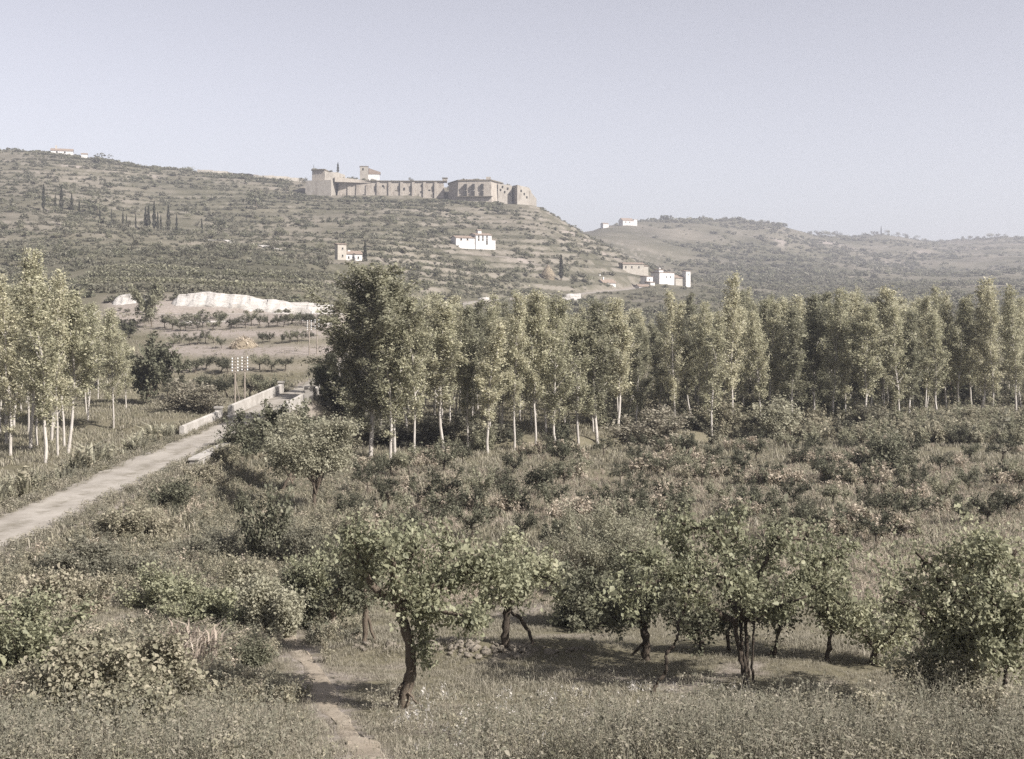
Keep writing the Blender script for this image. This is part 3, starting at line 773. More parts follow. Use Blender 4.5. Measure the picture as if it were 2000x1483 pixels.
# ------------------------------------------------------------------ fortress
def fortress():
    D = 895.0; s = D / F
    o = thing('fortress', 'long ruined stone fortress with bastions crowning the hill', 'fortress', P(820, 388, D))
    def X(px): return (px - 820) * s
    def Z(py): return (388 - py) * s
    def add(nm, poly, z0, z1, mat, batter=0.0, par=None):
        cx = sum(p[0] for p in poly) / len(poly)
        top = [(x + (cx - x) * batter * 0.04, y + batter if y < 6 else y) for x, y in poly]
        return part(nm, prism(poly, z0, z1, mat, nm, top), par or o)
    # left bastion with its upper storey
    lb = add('bastion', [(X(596), -6), (X(652), -11), (X(658), 20), (X(602), 24)], -14, Z(354), 'fort_pale', 2.2)
    add('upper_wall', [(X(610), -2), (X(636), -5), (X(640), 16), (X(612), 18)], Z(354) + 0.003, Z(334), 'fort', 0.5, lb)
    add('upper_wall', [(X(636) + 0.02, -5), (X(660), 0), (X(668), 18), (X(640) + 0.02, 16)], Z(354) + 0.003, Z(337), 'fort_pale', 0.4, lb)
    add('coping', [(X(609), -2.6), (X(636.5), -5.7), (X(640.5), 16.5), (X(611), 18.6)], Z(334) + 0.003, Z(331.6), 'coping', 0, lb)
    add('rampart_slope', [(X(655), -3), (X(700), 4), (X(735), 6), (X(735), 26), (X(655), 26)], Z(356), [Z(346), Z(350), Z(353), Z(351), Z(344)], 'fort')
    # curtain wall
    cw = add('curtain_wall', [(X(652) + 0.02, 3), (X(872), 5), (X(872), 24), (X(652) + 0.02, 24)], -14, Z(353), 'fort', 2.0)
    add('coping', [(X(655), 4.0), (X(872), 6.0), (X(872), 9), (X(655), 8)], Z(353) + 0.003, Z(351.4), 'coping', 0, cw)
    for k, p in enumerate((680, 697, 716, 737, 760, 783, 806, 828, 850)):
        yb = 3 + 2 * (p - 652) / 220
        h = Z(354.5) if k > 2 else Z(360)
        w = 1.0
        part('buttress', prism([(X(p) - w, yb - 1.0), (X(p) + w, yb - 1.0), (X(p) + w, yb + 2), (X(p) - w, yb + 2)], -12, h, 'fort', 'buttress',
             [(X(p) - w, yb + 1.0), (X(p) + w, yb + 1.0), (X(p) + w, yb + 2.4), (X(p) - w, yb + 2.4)]), o)
        if k > 2 and k % 3 != 1:
            part('recess_shade', boxm(X(p) - w * 2.2, X(p) - w * 1.02, yb + 0.9, yb + 2.6, Z(372), Z(361), 'opening', 'recess_shade'), o)  # dark block standing in for the strip of shade left of the buttress
    rw = np.random.default_rng(12)
    for k in range(34):          # put-log holes, loopholes and broken patches in the curtain
        p = rw.uniform(664, 866); q = rw.uniform(357, 382); w_, h_ = rw.uniform(0.3, 0.9), rw.uniform(0.3, 1.1)
        yb = 3 + 2 * (p - 652) / 220 + 2.0 * (Z(q) + 14) / (Z(353) + 14)
        part('loophole', boxm(X(p) - w_, X(p) + w_, yb - 0.06, yb + 0.6, Z(q) - h_, Z(q) + h_, 'opening' if k % 3 else 'coping', 'loophole'), cw)
    # middle bastion: shaded left flank, front with two rows of openings, bright right flank
    mb = add('bastion', [(X(872), 6), (X(894), -16), (X(962), -18), (X(984), 4), (X(984), 24), (X(872), 24)], -14, Z(357.5), 'fort', 2.0)
    add('coping', [(X(872) + 0.4, 8.2), (X(894) + 0.6, -14.6), (X(961), -16.5), (X(983), 6), (X(983), 20), (X(873), 20)], Z(357.5) + 0.003, Z(355.4), 'coping', 0, mb)
    for p in (911, 926, 943):
        for (a, b) in ((374, 364), (386, 377)):
            part('embrasure', boxm(X(p) - 0.9, X(p) + 0.9, -17.2 - (387 - b) * 0.0, -14.6, Z(a), Z(b), 'opening', 'embrasure'), mb)
    add('string_course', [(X(893), -17.0), (X(963), -19.0), (X(963), -17), (X(893), -15)], Z(388.6), Z(387.4), 'coping', 0, mb)
    # right bastion and its broken end
    rb = add('bastion', [(X(972), -6), (X(1000), -2), (X(1004), 22), (X(972), 22)], -14, [Z(360), Z(363), Z(363), Z(360)], 'fort_pale', 1.2)
    for p, y in ((970 + 8, 372), (986, 376), (992, 369), (982, 366), (996, 380)):
        part('opening', boxm(X(p) - 0.5, X(p) + 0.5, -6 + (p - 972) / 7 + 0.5, -6 + (p - 972) / 7 + 2.5, Z(y) - 0.7, Z(y) + 0.7, 'opening', 'opening'), rb)
    eb = add('bastion', [(X(1010), -8), (X(1034), -2), (X(1040), 20), (X(1000) + 0.02, 20), (X(1000) + 0.02, 4)], -14, [Z(363), Z(367), Z(369), Z(362), Z(362)], 'fort_pale', 1.2)
    for p, y in ((1018, 374), (1024, 380), (1029, 386)):
        part('opening', boxm(X(p) - 0.5, X(p) + 0.5, -8 + (p - 1010) / 4 + 0.5, -8 + (p - 1010) / 4 + 2.5, Z(y) - 0.7, Z(y) + 0.7, 'opening', 'opening'), eb)
    part('ruined_wall_end', prism([(X(1034) + 0.02, 0), (X(1048), 2), (X(1048), 6), (X(1036), 6)], -14, [Z(372), Z(388), Z(388), Z(373)], 'fort_pale', 'ruined_wall_end'), o)
    # keep house and turrets
    part('turret', boxm(X(863), X(872), 8, 12, Z(354), Z(346), 'fort_pale', 'turret'), o)
    part('turret_cap', boxm(X(862), X(873), 7.6, 12.4, Z(346) + 0.003, Z(344.8), 'coping', 'turret_cap'), o)
    part('turret', boxm(X(950), X(959), -12, -8, Z(356), Z(349), 'fort', 'turret'), o)
    part('low_roof', gable(X(900), X(944), -4, 6, Z(354.5), 1.6, 'tile', True, 0.2), o)
    part('low_wall', house_wall(X(900), X(944), -4, 6, Z(358), Z(354.8), 1.4, True, 'fort', 'low_wall'), o)
fortress()
b = Bld('keep_house', 'stone house with a lean-to roof on top of the fortress', 711, 347, 912, 0.12, 'house')
b.wall(703, 719, 325, 9, 0, mat='fort_pale', base=-4); b.flat(703, 719, 325, 9, 0, 0.5)
part('lean_to', prism([(b.X(719) + 0.02, 0.5), (b.X(741), 0.5), (b.X(741), 8), (b.X(719) + 0.02, 8)], -4, [b.Z(329), b.Z(336), b.Z(336), b.Z(329)], 'plaster', 'lean_to'), b.o)
part('roof', prism([(b.X(718.6) + 0.45, 0.2), (b.X(743), 0.2), (b.X(743), 8.3), (b.X(718.6) + 0.45, 8.3)], b.Z(340), [b.Z(328.2), b.Z(336), b.Z(336), b.Z(328.2)], 'tile', 'roof',), b.o).scale = (1, 1, 1)
b.win(709, 331, 1.2, 1.7)

# ------------------------------------------------------------------ houses of the valley and the hills
b = Bld('tower_house', 'white farmhouse with a square tower beside a dark cypress', 684, 516, 500, 0.42, 'house')
b.wall(661, 677, 478, 4.2, mat='plaster2'); b.flat(661, 677, 478, 4.2, 0, 0.5)
b.wall(677, 707, 496, 7, 1.3, True, 0.6); b.roof(677, 707, 496, 7, 1.3, True, 0.6)
part('chimney', boxm(b.X(686) - 0.5, b.X(686) + 0.5, 3.2, 4.2, b.Z(496), b.Z(488), 'plaster', 'chimney'), b.o)
for p in (682, 690, 700): b.win(p, 503, 0.6, 0.9, 0.6)
b.win(670, 500, 0.6, 0.9)
b.win(670, 486, 0.6, 0.8)
b = Bld('white_farmhouse', 'long white farmhouse with a roof turret on the hillside below the fortress', 930, 478, 655, 0.40, 'house')
b.wall(892, 929, 465, 8, 1.2, True, 0.5); b.roof(892, 929, 465, 8, 1.2, True, 0.5)
b.wall(929.2, 960, 459, 10, 1.2, True); b.roof(929.2, 960, 459, 10, 1.2, True)
b.wall(960.2, 969, 468, 7, 0, True, 1.0); b.flat(960.2, 969, 468, 7, 1.0, 0.5)
part('roof_turret', boxm(b.X(938), b.X(945), 3.4, 6.4, b.Z(459), b.Z(449), 'plaster', 'roof_turret'), b.o)
part('turret_roof', gable(b.X(938), b.X(945), 3.4, 6.4, b.Z(449), 0.6, 'tile', True, 0.25, name='turret_roof'), b.o)
for p, y in ((902, 468), (914, 468)): b.win(p, y, 1.0, 1.0, 0.5)
for p, y in ((935, 468), (943, 468), (951, 468), (935, 462.5), (943, 462.5), (951, 462.5)): b.win(p, y, 0.8, 1.1)
b.win(951, 474, 0.9, 1.8, 0.0, 'door')
b = Bld('village_house', 'long low buff house with a flat tiled roof behind the white village walls', 1242, 529, 730, 0.2, 'house')
b.wall(1216, 1258, 516, 8, 1.0, True, mat='plaster2'); b.roof(1216, 1258, 516, 8, 1.0)
b.wall(1258.5, 1268, 520, 6, 0, True, 1, mat='plaster2'); b.flat(1258.5, 1268, 520, 6, 1)
for p in (1222, 1234, 1248): b.win(p, 522, 0.8, 1.2)
b = Bld('village_house', 'small house with a pale gable and grey roof beside the white village', 1192, 566, 640, 0.55, 'house')
b.wall(1178, 1203, 553, 6, 1.8, True); b.roof(1178, 1203, 553, 6, 1.8, True)
part('chimney', boxm(b.X(1184) - 0.3, b.X(1184) + 0.3, 2.5, 3.2, b.Z(553), b.Z(541), 'plaster', 'chimney'), b.o)
b.win(1186, 558, 0.7, 0.9); b.win(1196, 558, 0.7, 0.9)
b = Bld('village_house', 'low shed with a sloping roof left of the pale gabled house', 1170, 553, 660, 0.25, 'house')
b.wall(1160, 1186, 546, 6, 1.2, True, mat='plaster2'); b.roof(1160, 1186, 546, 6, 1.2)
part('chimney', boxm(b.X(1175) - 0.4, b.X(1175) + 0.4, 2.5, 3.3, b.Z(546), b.Z(536), 'plaster', 'chimney'), b.o)
b.win(1168, 549, 0.7, 0.7)
b = Bld('village_house', 'tall white block with bare walls in the middle of the village', 1303, 556, 700, 0.45, 'house')
b.wall(1287, 1318, 533, 9, 0); b.flat(1287, 1318, 533, 9, 0, 0.7)
b.wall(1287.4, 1296, 527.6, 5, 0, True, 0.5, base=b.Z(533)); b.flat(1287.4, 1296, 527.6, 5, 0.5, 0.4)
part('chimney', boxm(b.X(1297) - 0.4, b.X(1297) + 0.4, 4.5, 5.3, b.Z(533), b.Z(523), 'plaster', 'chimney'), b.o)
for p in (1302, 1310): b.win(p, 541, 0.6, 0.9)
b = Bld('village_house', 'white end wall stepping down the slope at the near end of the village', 1277, 577, 685, 0.5, 'house')
b.wall(1270, 1279, 552, 5, 0); b.flat(1270, 1279, 552, 5, 0, 0.5)
b.wall(1273, 1286, 540, 6, 0, True, 5.1); b.flat(1273, 1286, 540, 6, 5.1, 0.5)
b.win(1279, 546, 0.6, 0.8, 5.1)
b = Bld('village_house', 'grey roofed outbuilding at the foot of the white end wall', 1258, 570, 672, 0.3, 'house')
b.wall(1248, 1270, 560, 6, 1.2, True); b.roof(1248, 1270, 560, 6, 1.2)
b = Bld('village_house', 'low house joining the white block to the small white tower', 1328, 551, 705, 0.3, 'house')
b.wall(1319, 1339, 543, 7, 1.6, True, mat='plaster2'); b.roof(1319, 1339, 543, 7, 1.6)
b = Bld('village_tower', 'narrow white tower house at the right end of the village', 1344, 552, 705, 0.45, 'house')
b.wall(1339.5, 1349, 530, 4, 0); b.flat(1339.5, 1349, 530, 4, 0, 0.5); b.win(1344, 536, 0.5, 0.8)
b = Bld('ridge_farmhouse', 'large roofed white farmhouse on the distant ridge beside the dark wood', 1230, 449, 1490, 0.4, 'house')
b.wall(1216, 1238, 443, 11, 3.2, True); b.roof(1216, 1238, 443, 11, 3.4)
b.wall(1239, 1246, 440, 8, 0, True, 1); b.flat(1239, 1246, 440, 8, 1)
for p in (1222, 1230): b.win(p, 446, 1.2, 1.4)
b = Bld('ridge_cottage', 'tiny pale cottage on the distant ridge left of the big farmhouse', 1183, 450, 1480, 0.4, 'house')
b.wall(1178, 1189, 445, 7, 1.2, True); b.roof(1178, 1189, 445, 7, 1.3)
b = Bld('crest_house', 'wide pale house with a low gable on the left hill crest', 120, 304, 985, 0.3, 'house')
b.wall(101, 140, 297, 10, 2.2, True); b.roof(101, 140, 297, 10, 2.2)
part('chimney', boxm(b.X(110) - 0.6, b.X(110) + 0.6, 4, 5.2, b.Z(297), b.Z(285.5), 'plaster2', 'chimney'), b.o)
b.win(112, 300, 1.2, 1.3); b.win(126, 300, 1.2, 1.3)
b = Bld('crest_house', 'small white house among trees on the left hill crest', 164, 302, 985, 0.3, 'house')
b.wall(159, 170, 295, 7, 1.0, True); b.roof(159, 170, 295, 7, 1.1)

def ridge_wall():
    def crest(p_):
        dd_ = np.linspace(840, 1090, 500)
        return float(dd_[np.argmax((ground((p_ - 1000) / F * dd_, dd_) - HC) / dd_)])
    cd = _blur(np.array([[crest(p_) for p_ in range(385, 596, 10)]]), 1.2, 1)[0]
    pts = [onground(p_, c_ - 3) for p_, c_ in zip(range(385, 596, 10), cd)]
    o = thing('ridge_wall', 'long low pale terrace wall running along the crest left of the fortress', 'wall', pts[0])
    for k in range(len(pts) - 1):
        a, c = np.array(pts[k]) - pts[0], np.array(pts[k + 1]) - pts[0]
        zb, zt = min(a[2], c[2]) - 1.5, 2.6 + 0.2 * (k % 3)
        part('wall_length', prism([(a[0], a[1]), (c[0] - 0.01, c[1]), (c[0] - 0.01, c[1] + 0.8), (a[0], a[1] + 0.8)], zb, [a[2] + zt, c[2] + zt, c[2] + zt, a[2] + zt], 'fort_pale', 'wall_length'), o)
ridge_wall()

# ------------------------------------------------------------------ hay stacks
def haystack(label, px, py, d, w, h, seed, mat='hay', point=1.35):
    rng = np.random.default_rng(seed)
    n, m = 36, 16
    th = np.linspace(0, 2 * math.pi, n, endpoint=False)[None]; t = np.linspace(0, 1, m)[:, None]
    r = w / 2 * (0.88 + 0.3 * t * (t < 0.35) + 0.105 * (t >= 0.35)) * np.where(t < 0.35, 1, (1 - ((t - 0.35) / 0.65) ** point) ** 0.9 + 0.001)
    r = r * (1 + 0.10 * fbm(th * 2.2 + seed, t * 6, 3))
    V = np.stack([r * np.cos(th), r * np.sin(th), t * h - 0.3 + 0 * th], -1).reshape(-1, 3)
    i = np.arange(n * m).reshape(m, n); rr = np.roll(i, -1, 1)
    q = np.stack([i[:-1], rr[:-1], rr[1:], i[1:]], -1).reshape(-1, 4)
    loc = onground(px, d) if py is None else P(px, py, d)
    o = thing('haystack', label, 'haystack', loc)
    part('hay_body', np_mesh('hay_body', V, q, M[mat], shade=True), o)
    Vt, Tt = tube([(0, 0, h * 0.5), (0.04, 0, h + 0.5)], [0.09, 0.07], 6)
    part('centre_pole', np_mesh('centre_pole', Vt, Tt, M['wood']), o)
    Lc = np.stack([r * 1.01 * np.cos(th), r * 1.01 * np.sin(th), t * h - 0.3 + 0 * th], -1).reshape(-1, 3)
    Lc = np.repeat(Lc, 3, 0) + rng.normal(0, 0.15, (n * m * 3, 3))
    LV, LT, tone = leaves(Lc, 0.09 * w, rng, 0.2, 0.25, 0.8)
    part('loose_straw', np_mesh('loose_straw', LV, LT, M['stalk'], tone), o)
haystack('brown conical haystack beside the tall cypress below the village road', 1070, 547, 600, 6.6, 7.2, 3)
haystack('pale domed straw stack in the vineyard above the bridge', 476, 692, 208, 4.6, 3.1, 8, 'hay', 2.2)

# ------------------------------------------------------------------ bridge, walls, poles
def bridge():
    o = thing('stone_bridge', 'pale rendered road bridge with parapets crossing the stream at left', 'bridge', (0, 0, 0))
    y0, y1, ya, yb = 104.0, 131.0, 110.5, 120.0
    def rx(y, s): return float(road_x(y)) + s
    # the two faces of the bridge with the arch cut out
    def face(s, th, nm):
        xs = []
        prof = [(y0, -3.2), (ya, -3.2)] + [(0.5 * (ya + yb) - 0.5 * (yb - ya) * math.cos(a), -1.2 + 3.1 * math.sin(a)) for a in np.linspace(0, math.pi, 15)] + [(yb, -3.2), (y1, -3.2)]
        n = len(prof); V = []
        for dx in (0, th):
            V += [(rx(y, s) + dx, y, z) for y, z in prof]
            V += [(rx(y, s) + dx, y, float(road_z(y)) - 0.0) for y, z in prof]
        Fc = []
        for i in range(n - 1):
            Fc += [(i, i + 1, n + i + 1, n + i), (2 * n + i, 3 * n + i, 3 * n + i + 1, 2 * n + i + 1), (i, 2 * n + i, 2 * n + i + 1, i + 1), (n + i, n + i + 1, 3 * n + i + 1, 3 * n + i)]
        Fc += [(0, n, 3 * n, 2 * n), (n - 1, 3 * n - 1, 4 * n - 1, 2 * n - 1)]
        me = bpy.data.meshes.new(nm); me.from_pydata(V, [], Fc); me.materials.append(M['bridge']); me.update()
        return part(nm, me, o)
    face(ROAD_HW + 0.12, 0.5, 'spandrel_wall'); face(-ROAD_HW - 0.62, 0.5, 'spandrel_wall')
    # vault between the faces
    V, T = [], []
    for k, a in enumerate(np.linspace(0, math.pi, 15)):
        y = 0.5 * (ya + yb) - 0.5 * (yb - ya) * math.cos(a); z = -1.2 + 3.1 * math.sin(a)
        V += [(rx(y, -ROAD_HW - 0.1), y, z), (rx(y, ROAD_HW + 0.1), y, z)]
    part('vault', np_mesh('vault', V, np.array([(2 * k, 2 * k + 1, 2 * k + 3, 2 * k + 2) for k in range(14)]), M['bridge']), o)
    def wall_run(nm, ys, s, th, h, mat='bridge'):
        ys = np.linspace(ys[0], ys[1], 8)
        V = []
        for y in ys:
            x = rx(y, s); z = float(road_z(y))
            V += [(x, y, z - 0.5), (x + th, y, z - 0.5), (x + th, y, z + h), (x + th * 0.5, y, z + h + 0.08), (x, y, z + h)]
        n = 5; Fc = [tuple(range(5)), tuple(range(5 * 7, 5 * 8))[::-1]]
        for k in range(7):
            Fc += [(5 * k + i, 5 * k + 5 + i, 5 * k + 5 + (i + 1) % n, 5 * k + (i + 1) % n) for i in range(n)]
        me = bpy.data.meshes.new(nm); me.from_pydata(V, [], Fc); me.materials.append(M[mat]); me.update()
        return part(nm, me, o)
    def post(y, s, w, h, nm='end_post', zb=-0.6):
        x = rx(y, s); z = float(road_z(y))
        p = part(nm, boxm(x - w / 2, x + w / 2, y - w / 2, y + w / 2, z + zb, z + h, 'bridge', nm), o)
        part('cap_stone', boxm(x - w / 2 - 0.08, x + w / 2 + 0.08, y - w / 2 - 0.08, y + w / 2 + 0.08, z + h + 0.003, z + h + 0.16, 'bridge', 'cap_stone'), p)
    L, R = -ROAD_HW - 0.55, ROAD_HW + 0.15
    wall_run('parapet', (89.5, 101.0), L, 0.34, 0.75)
    wall_run('parapet', (105.5, 130.0), L, 0.34, 0.8)
    for y in (101.3, 130.3): post(y, L + 0.17, 0.5, 0.98)
    wall_run('parapet', (105.5, 117.5), R, 0.34, 0.75)
    wall_run('parapet', (124.0, 133.0), R, 0.34, 0.75)
    post(120.6, R + 0.42, 0.85, 1.15, 'pilaster', -5.0)
    return o
bridge()
# low culvert wall on the near side of the road
def culvert():
    x0, y0, z0 = float(road_x(80)) + 2.5, 78.0, float(road_z(80))
    o = thing('culvert_wall', 'low pale culvert wall on the near edge of the road before the bridge', 'wall', (x0, y0, z0))
    part('wall', boxm(0, 0.5, -4.5, 4.5, -2.2, 0.28, 'bridge', 'wall'), o)
    part('coping', boxm(-0.07, 0.57, -4.6, 4.6, 0.283, 0.40, 'bridge', 'coping'), o)
    part('culvert_mouth', boxm(0.45, 0.53, -0.8, 0.8, -2.2, -1.1, 'opening', 'culvert_mouth'), o)
culvert()

def telegraph(label, px, py, d, H, group=None, brace=False):
    x, y, z = onground(px, d)
    o = thing('telegraph_pole', label, 'pole', (x, y, z), 0.1, 1.0, group)
    V, T = tube([(0, 0, -0.8), (0, 0, H)], [0.105, 0.075], 8)
    part('pole', np_mesh('pole', V, T, M['wood'], shade=True), o)
    for k in range(5):
        zz = H - 0.35 - k * 0.33
        a = part('crossarm', boxm(-0.36, 0.36, -0.11, -0.04, zz - 0.035, zz + 0.035, 'wood', 'crossarm'), o)
        for s in (-0.3, 0.3):
            V, T = tube([(s, -0.075, zz + 0.03), (s, -0.075, zz + 0.10), (s, -0.075, zz + 0.13), (s, -0.075, zz + 0.22), (s, -0.075, zz + 0.25)], [0.02, 0.02, 0.075, 0.06, 0.02], 8)
            part('insulator', np_mesh('insulator', V, T, M['porcelain'], shade=True), a)
    if brace:
        V, T = tube([(1.0, -0.3, -0.5), (0.06, 0, H * 0.62)], [0.07, 0.055], 6)
        part('brace', np_mesh('brace', V, T, M['wood'], shade=True), o)
telegraph('left telegraph pole of the pair beside the bridge, with a slanting brace', 459, 790, 134, 6.6, None, True)
telegraph('right telegraph pole of the pair beside the bridge', 478, 790, 136, 6.6)
telegraph('left telegraph pole of the far pair above the end of the bridge', 604, 725, 196, 5.6)
telegraph('right telegraph pole of the far pair above the end of the bridge', 619, 725, 198, 5.6)

# ------------------------------------------------------------------ poplars
POPV = [poplar(100 + k, 14.0, 1.5 + 0.3 * (k % 5), 0.12 + 0.05 * (k % 4), 36 + 4 * (k % 4), 150, 0.128, 'poplar', 0.4) for k in range(13)]
POPD = [poplar(130 + k, 14.0, 2.1, 0.16, 42, 150, 0.135, 'popdark', 0.4) for k in range(2)]
def put_tree(name, meshes, label, cat, loc, rz, sc, group=None, names=('trunk', 'crown')):
    if name == 'poplar_tree' and not isinstance(sc, tuple):
        w_ = RNG.uniform(0.95, 1.5); sc = (sc * w_, sc * w_, sc * RNG.uniform(0.88, 1.1))
    o = thing(name, label, cat, loc, rz, sc, group)
    if name == 'poplar_tree':
        o.rotation_euler = (RNG.normal(0, 0.035), RNG.normal(0, 0.035), rz)
    part(names[0], meshes[0], o); part(names[1], meshes[1], o)
    return o
# the tall wide poplar next to the bridge
big = poplar(171, 16.0, 3.9, 0.14, 70, 175, 0.145, 'popdark', 0.2, (30, 60))
put_tree('poplar_tree', big, 'tallest wide-crowned dark poplar at the left end of the grove', 'tree', hit(723, 897), 0.4, 1.0)
front = [(762, 902, 1.08), (771, 893, 1.12), (810, 900, 1.0), (869, 884, 0.95), (914, 881, 0.88), (953, 886, 0.9), (1005, 881, 0.98), (1046, 876, 0.95),
         (1089, 874, 0.93), (1130, 869, 1.0), (1167, 866, 1.08), (1209, 852, 0.98), (1318, 834, 0.95), (1390, 852, 0.9), (1428, 838, 1.02), (1487, 836, 0.95), (1546, 833, 1.0),
         (1626, 829, 0.96), (1650, 829, 0.92), (1689, 834, 1.0), (1725, 820, 1.05), (1754, 826, 0.98), (1776, 825, 0.94), (1828, 822, 0.9), (1870, 812, 1.0), (1916, 813, 0.98), (1938, 816, 1.05), (1985, 816, 1.0)]
taken = []
for k, (px, py, s) in enumerate(front):
    loc = hit(px, py); taken.append(loc[:2])
    put_tree('poplar_tree', POPV[k % 13] if k % 6 != 4 else POPD[k % 2], f'{ORD[k]} pale-trunked poplar from the left along the front of the grove, right of the tallest', 'tree',
             loc, RNG.uniform(0, 6.28), s * RNG.uniform(0.94, 1.04), 'poplars along the front edge of the grove')
cnt = 0
tries = 0
while cnt < 222 and tries < 9000:
    tries += 1
    px = RNG.uniform(690, 2110); f = (px - 700) / 1300
    d0 = np.interp(px, [690, 850, 1100, 1300, 1500, 1700, 2100], [112, 112, 110, 122, 122, 124, 134])
    d = d0 + 3 + 62 * RNG.random() ** 1.3
    x = (px - 1000) / F * d
    if px < 800 and d > 135: continue
    if abs(d - stream_y(x)) < 3.5 and px < 1100: continue
    if any((x - a) ** 2 + (d - b_) ** 2 < 2.7 ** 2 for a, b_ in taken): continue
    taken.append((x, d)); cnt += 1
    s = RNG.uniform(0.74, 1.02) * np.interp(px, [690, 840, 900, 1100, 1300, 1420, 1650, 2100], [1.0, 0.98, 0.88, 0.9, 0.86, 1.02, 1.02, 0.95])
    band = 'left half' if px < 1150 else ('middle' if px < 1560 else 'right end')
    put_tree('poplar_tree', POPV[cnt % 13] if RNG.random() > 0.16 else POPD[cnt % 2], f'slender grey-green poplar inside the dense {band} of the poplar grove', 'tree',
             (x, d, gz(x, d)), RNG.uniform(0, 6.28), s, f'poplars in the {band} of the grove')
leftp = [(113, 892, 1.02), (132, 886, 1.0), (88, 905, 1.05), (172, 822, 0.92), (222, 836, 0.86), (60, 880, 1.1), (20, 890, 1.1)]
for k, (px, py, s) in enumerate(leftp):
    loc = hit(px, py); taken.append(loc[:2])
    put_tree('poplar_tree', POPV[(k * 2 + 1) % 13], ['pale slanting poplar nearest the road in the left grove', 'poplar just right of the slanting one in the left grove', 'poplar at the left edge of the picture by the maize',
             'slender poplar set back in the left grove behind the lawn', 'poplar with a bright white foot at the right end of the left grove', 'poplar at the far left margin of the left grove', 'outermost poplar at the very left of the picture'][k], 'tree', loc, RNG.uniform(0, 6.28), s)
cnt = 0
while cnt < 34:
    px = RNG.uniform(-130, 250); d = RNG.uniform(104, 165)
    x = (px - 1000) / F * d
    if abs(d - stream_y(x)) < 3 or any((x - a) ** 2 + (d - b_) ** 2 < 2.6 ** 2 for a, b_ in taken): continue
    if px > 150 and d < 132: continue
    taken.append((x, d)); cnt += 1
    s = np.interp(px, [-130, 120, 200, 250], [1.08, 1.0, 0.85, 0.7]) * RNG.uniform(0.9, 1.05)
    put_tree('poplar_tree', POPV[cnt % 13], 'slender grey-green poplar inside the left grove beyond the road', 'tree', (x, d, gz(x, d)), RNG.uniform(0, 6.28), s, 'poplars in the left grove')

# ------------------------------------------------------------------ single trees in the middle distance
def tree_at(name, meshes, label, px, py=None, d=None, H=None, hpx=None, H0=1.0, cat='tree', names=('trunk', 'crown'), rz=None, wide=1.0, group=None):
    loc = hit(px, py) if d is None else onground(px, d)
    h = H if H else hpx * loc[1] / F
    s = h / H0
    return put_tree(name, meshes, label, cat, loc, RNG.uniform(0, 6.28) if rz is None else rz, (s * wide, s * wide, s), group, names)
SH = ('stems', 'foliage')
tree_at('leafy_tree', broad(301, 6.0, 1.35, 0.25, 9, 150, 0.15, 'dark', 'bark', 0.10, 7, flat=0.95), 'dark narrow leafy tree between the bridge and the pale willow', 546, 968, hpx=205, H0=6.0)
tree_at('willow_tree', broad(302, 6.0, 1.75, 0.27, 11, 190, 0.11, 'willow', 'bark', 0.10, 9, flat=0.95, sig=0.24), 'larger round pale willow right of the road before the bridge', 611, 998, hpx=215, H0=6.0)
tree_at('willow_tree', broad(303, 5.0, 1.6, 0.2, 9, 170, 0.12, 'willow', 'bark', 0.1, 7, sig=0.25), 'smaller pale willow behind the round one, below the bridge pilaster', 560, 905, hpx=105, H0=5.0)
tree_at('leafy_tree', broad(304, 7.0, 2.3, 0.12, 10, 95, 0.28, 'dark', 'bark_dark', 0.14, 8, sig=0.3), 'dense dark tree filling the corner between bridge and poplars', 664, 818, hpx=165, H0=7.0, wide=0.62)
tree_at('leafy_tree', broad(305, 6.0, 2.2, 0.10, 10, 95, 0.26, 'dark', 'bark_dark', 0.12, 8, sig=0.3), 'lower dark tree pressed against the tallest poplar', 700, 822, hpx=130, H0=6.0, wide=0.7)
tree_at('leafy_tree', broad(306, 9.0, 2.5, 0.22, 9, 65, 0.32, 'dark', 'bark', 0.13, 7, sig=0.3), 'dark upright tree standing in the left valley field', 284, d=152, hpx=165, H0=9.0, wide=0.8)
tree_at('leafy_tree', broad(307, 9.0, 3.2, 0.3, 8, 45, 0.34, 'popdark', 'bark', 0.12, 6, sig=0.3), 'open-branched tree standing before the white cutting', 296, d=236, hpx=105, H0=9.0, wide=0.7)
tree_at('leafy_tree', broad(308, 7.0, 1.9, 0.2, 8, 60, 0.3, 'dark', 'bark', 0.12, 6, sig=0.3), 'low leafy tree under the open-branched one at the cutting', 250, d=222, hpx=42, H0=7.0)
tree_at('leafy_tree', broad(309, 7.0, 1.5, 0.3, 7, 60, 0.26, 'poplar', 'bark_pale', 0.1, 6, sig=0.25), 'thin small tree behind the left poplars by the slope', 205, d=170, hpx=120, H0=7.0)
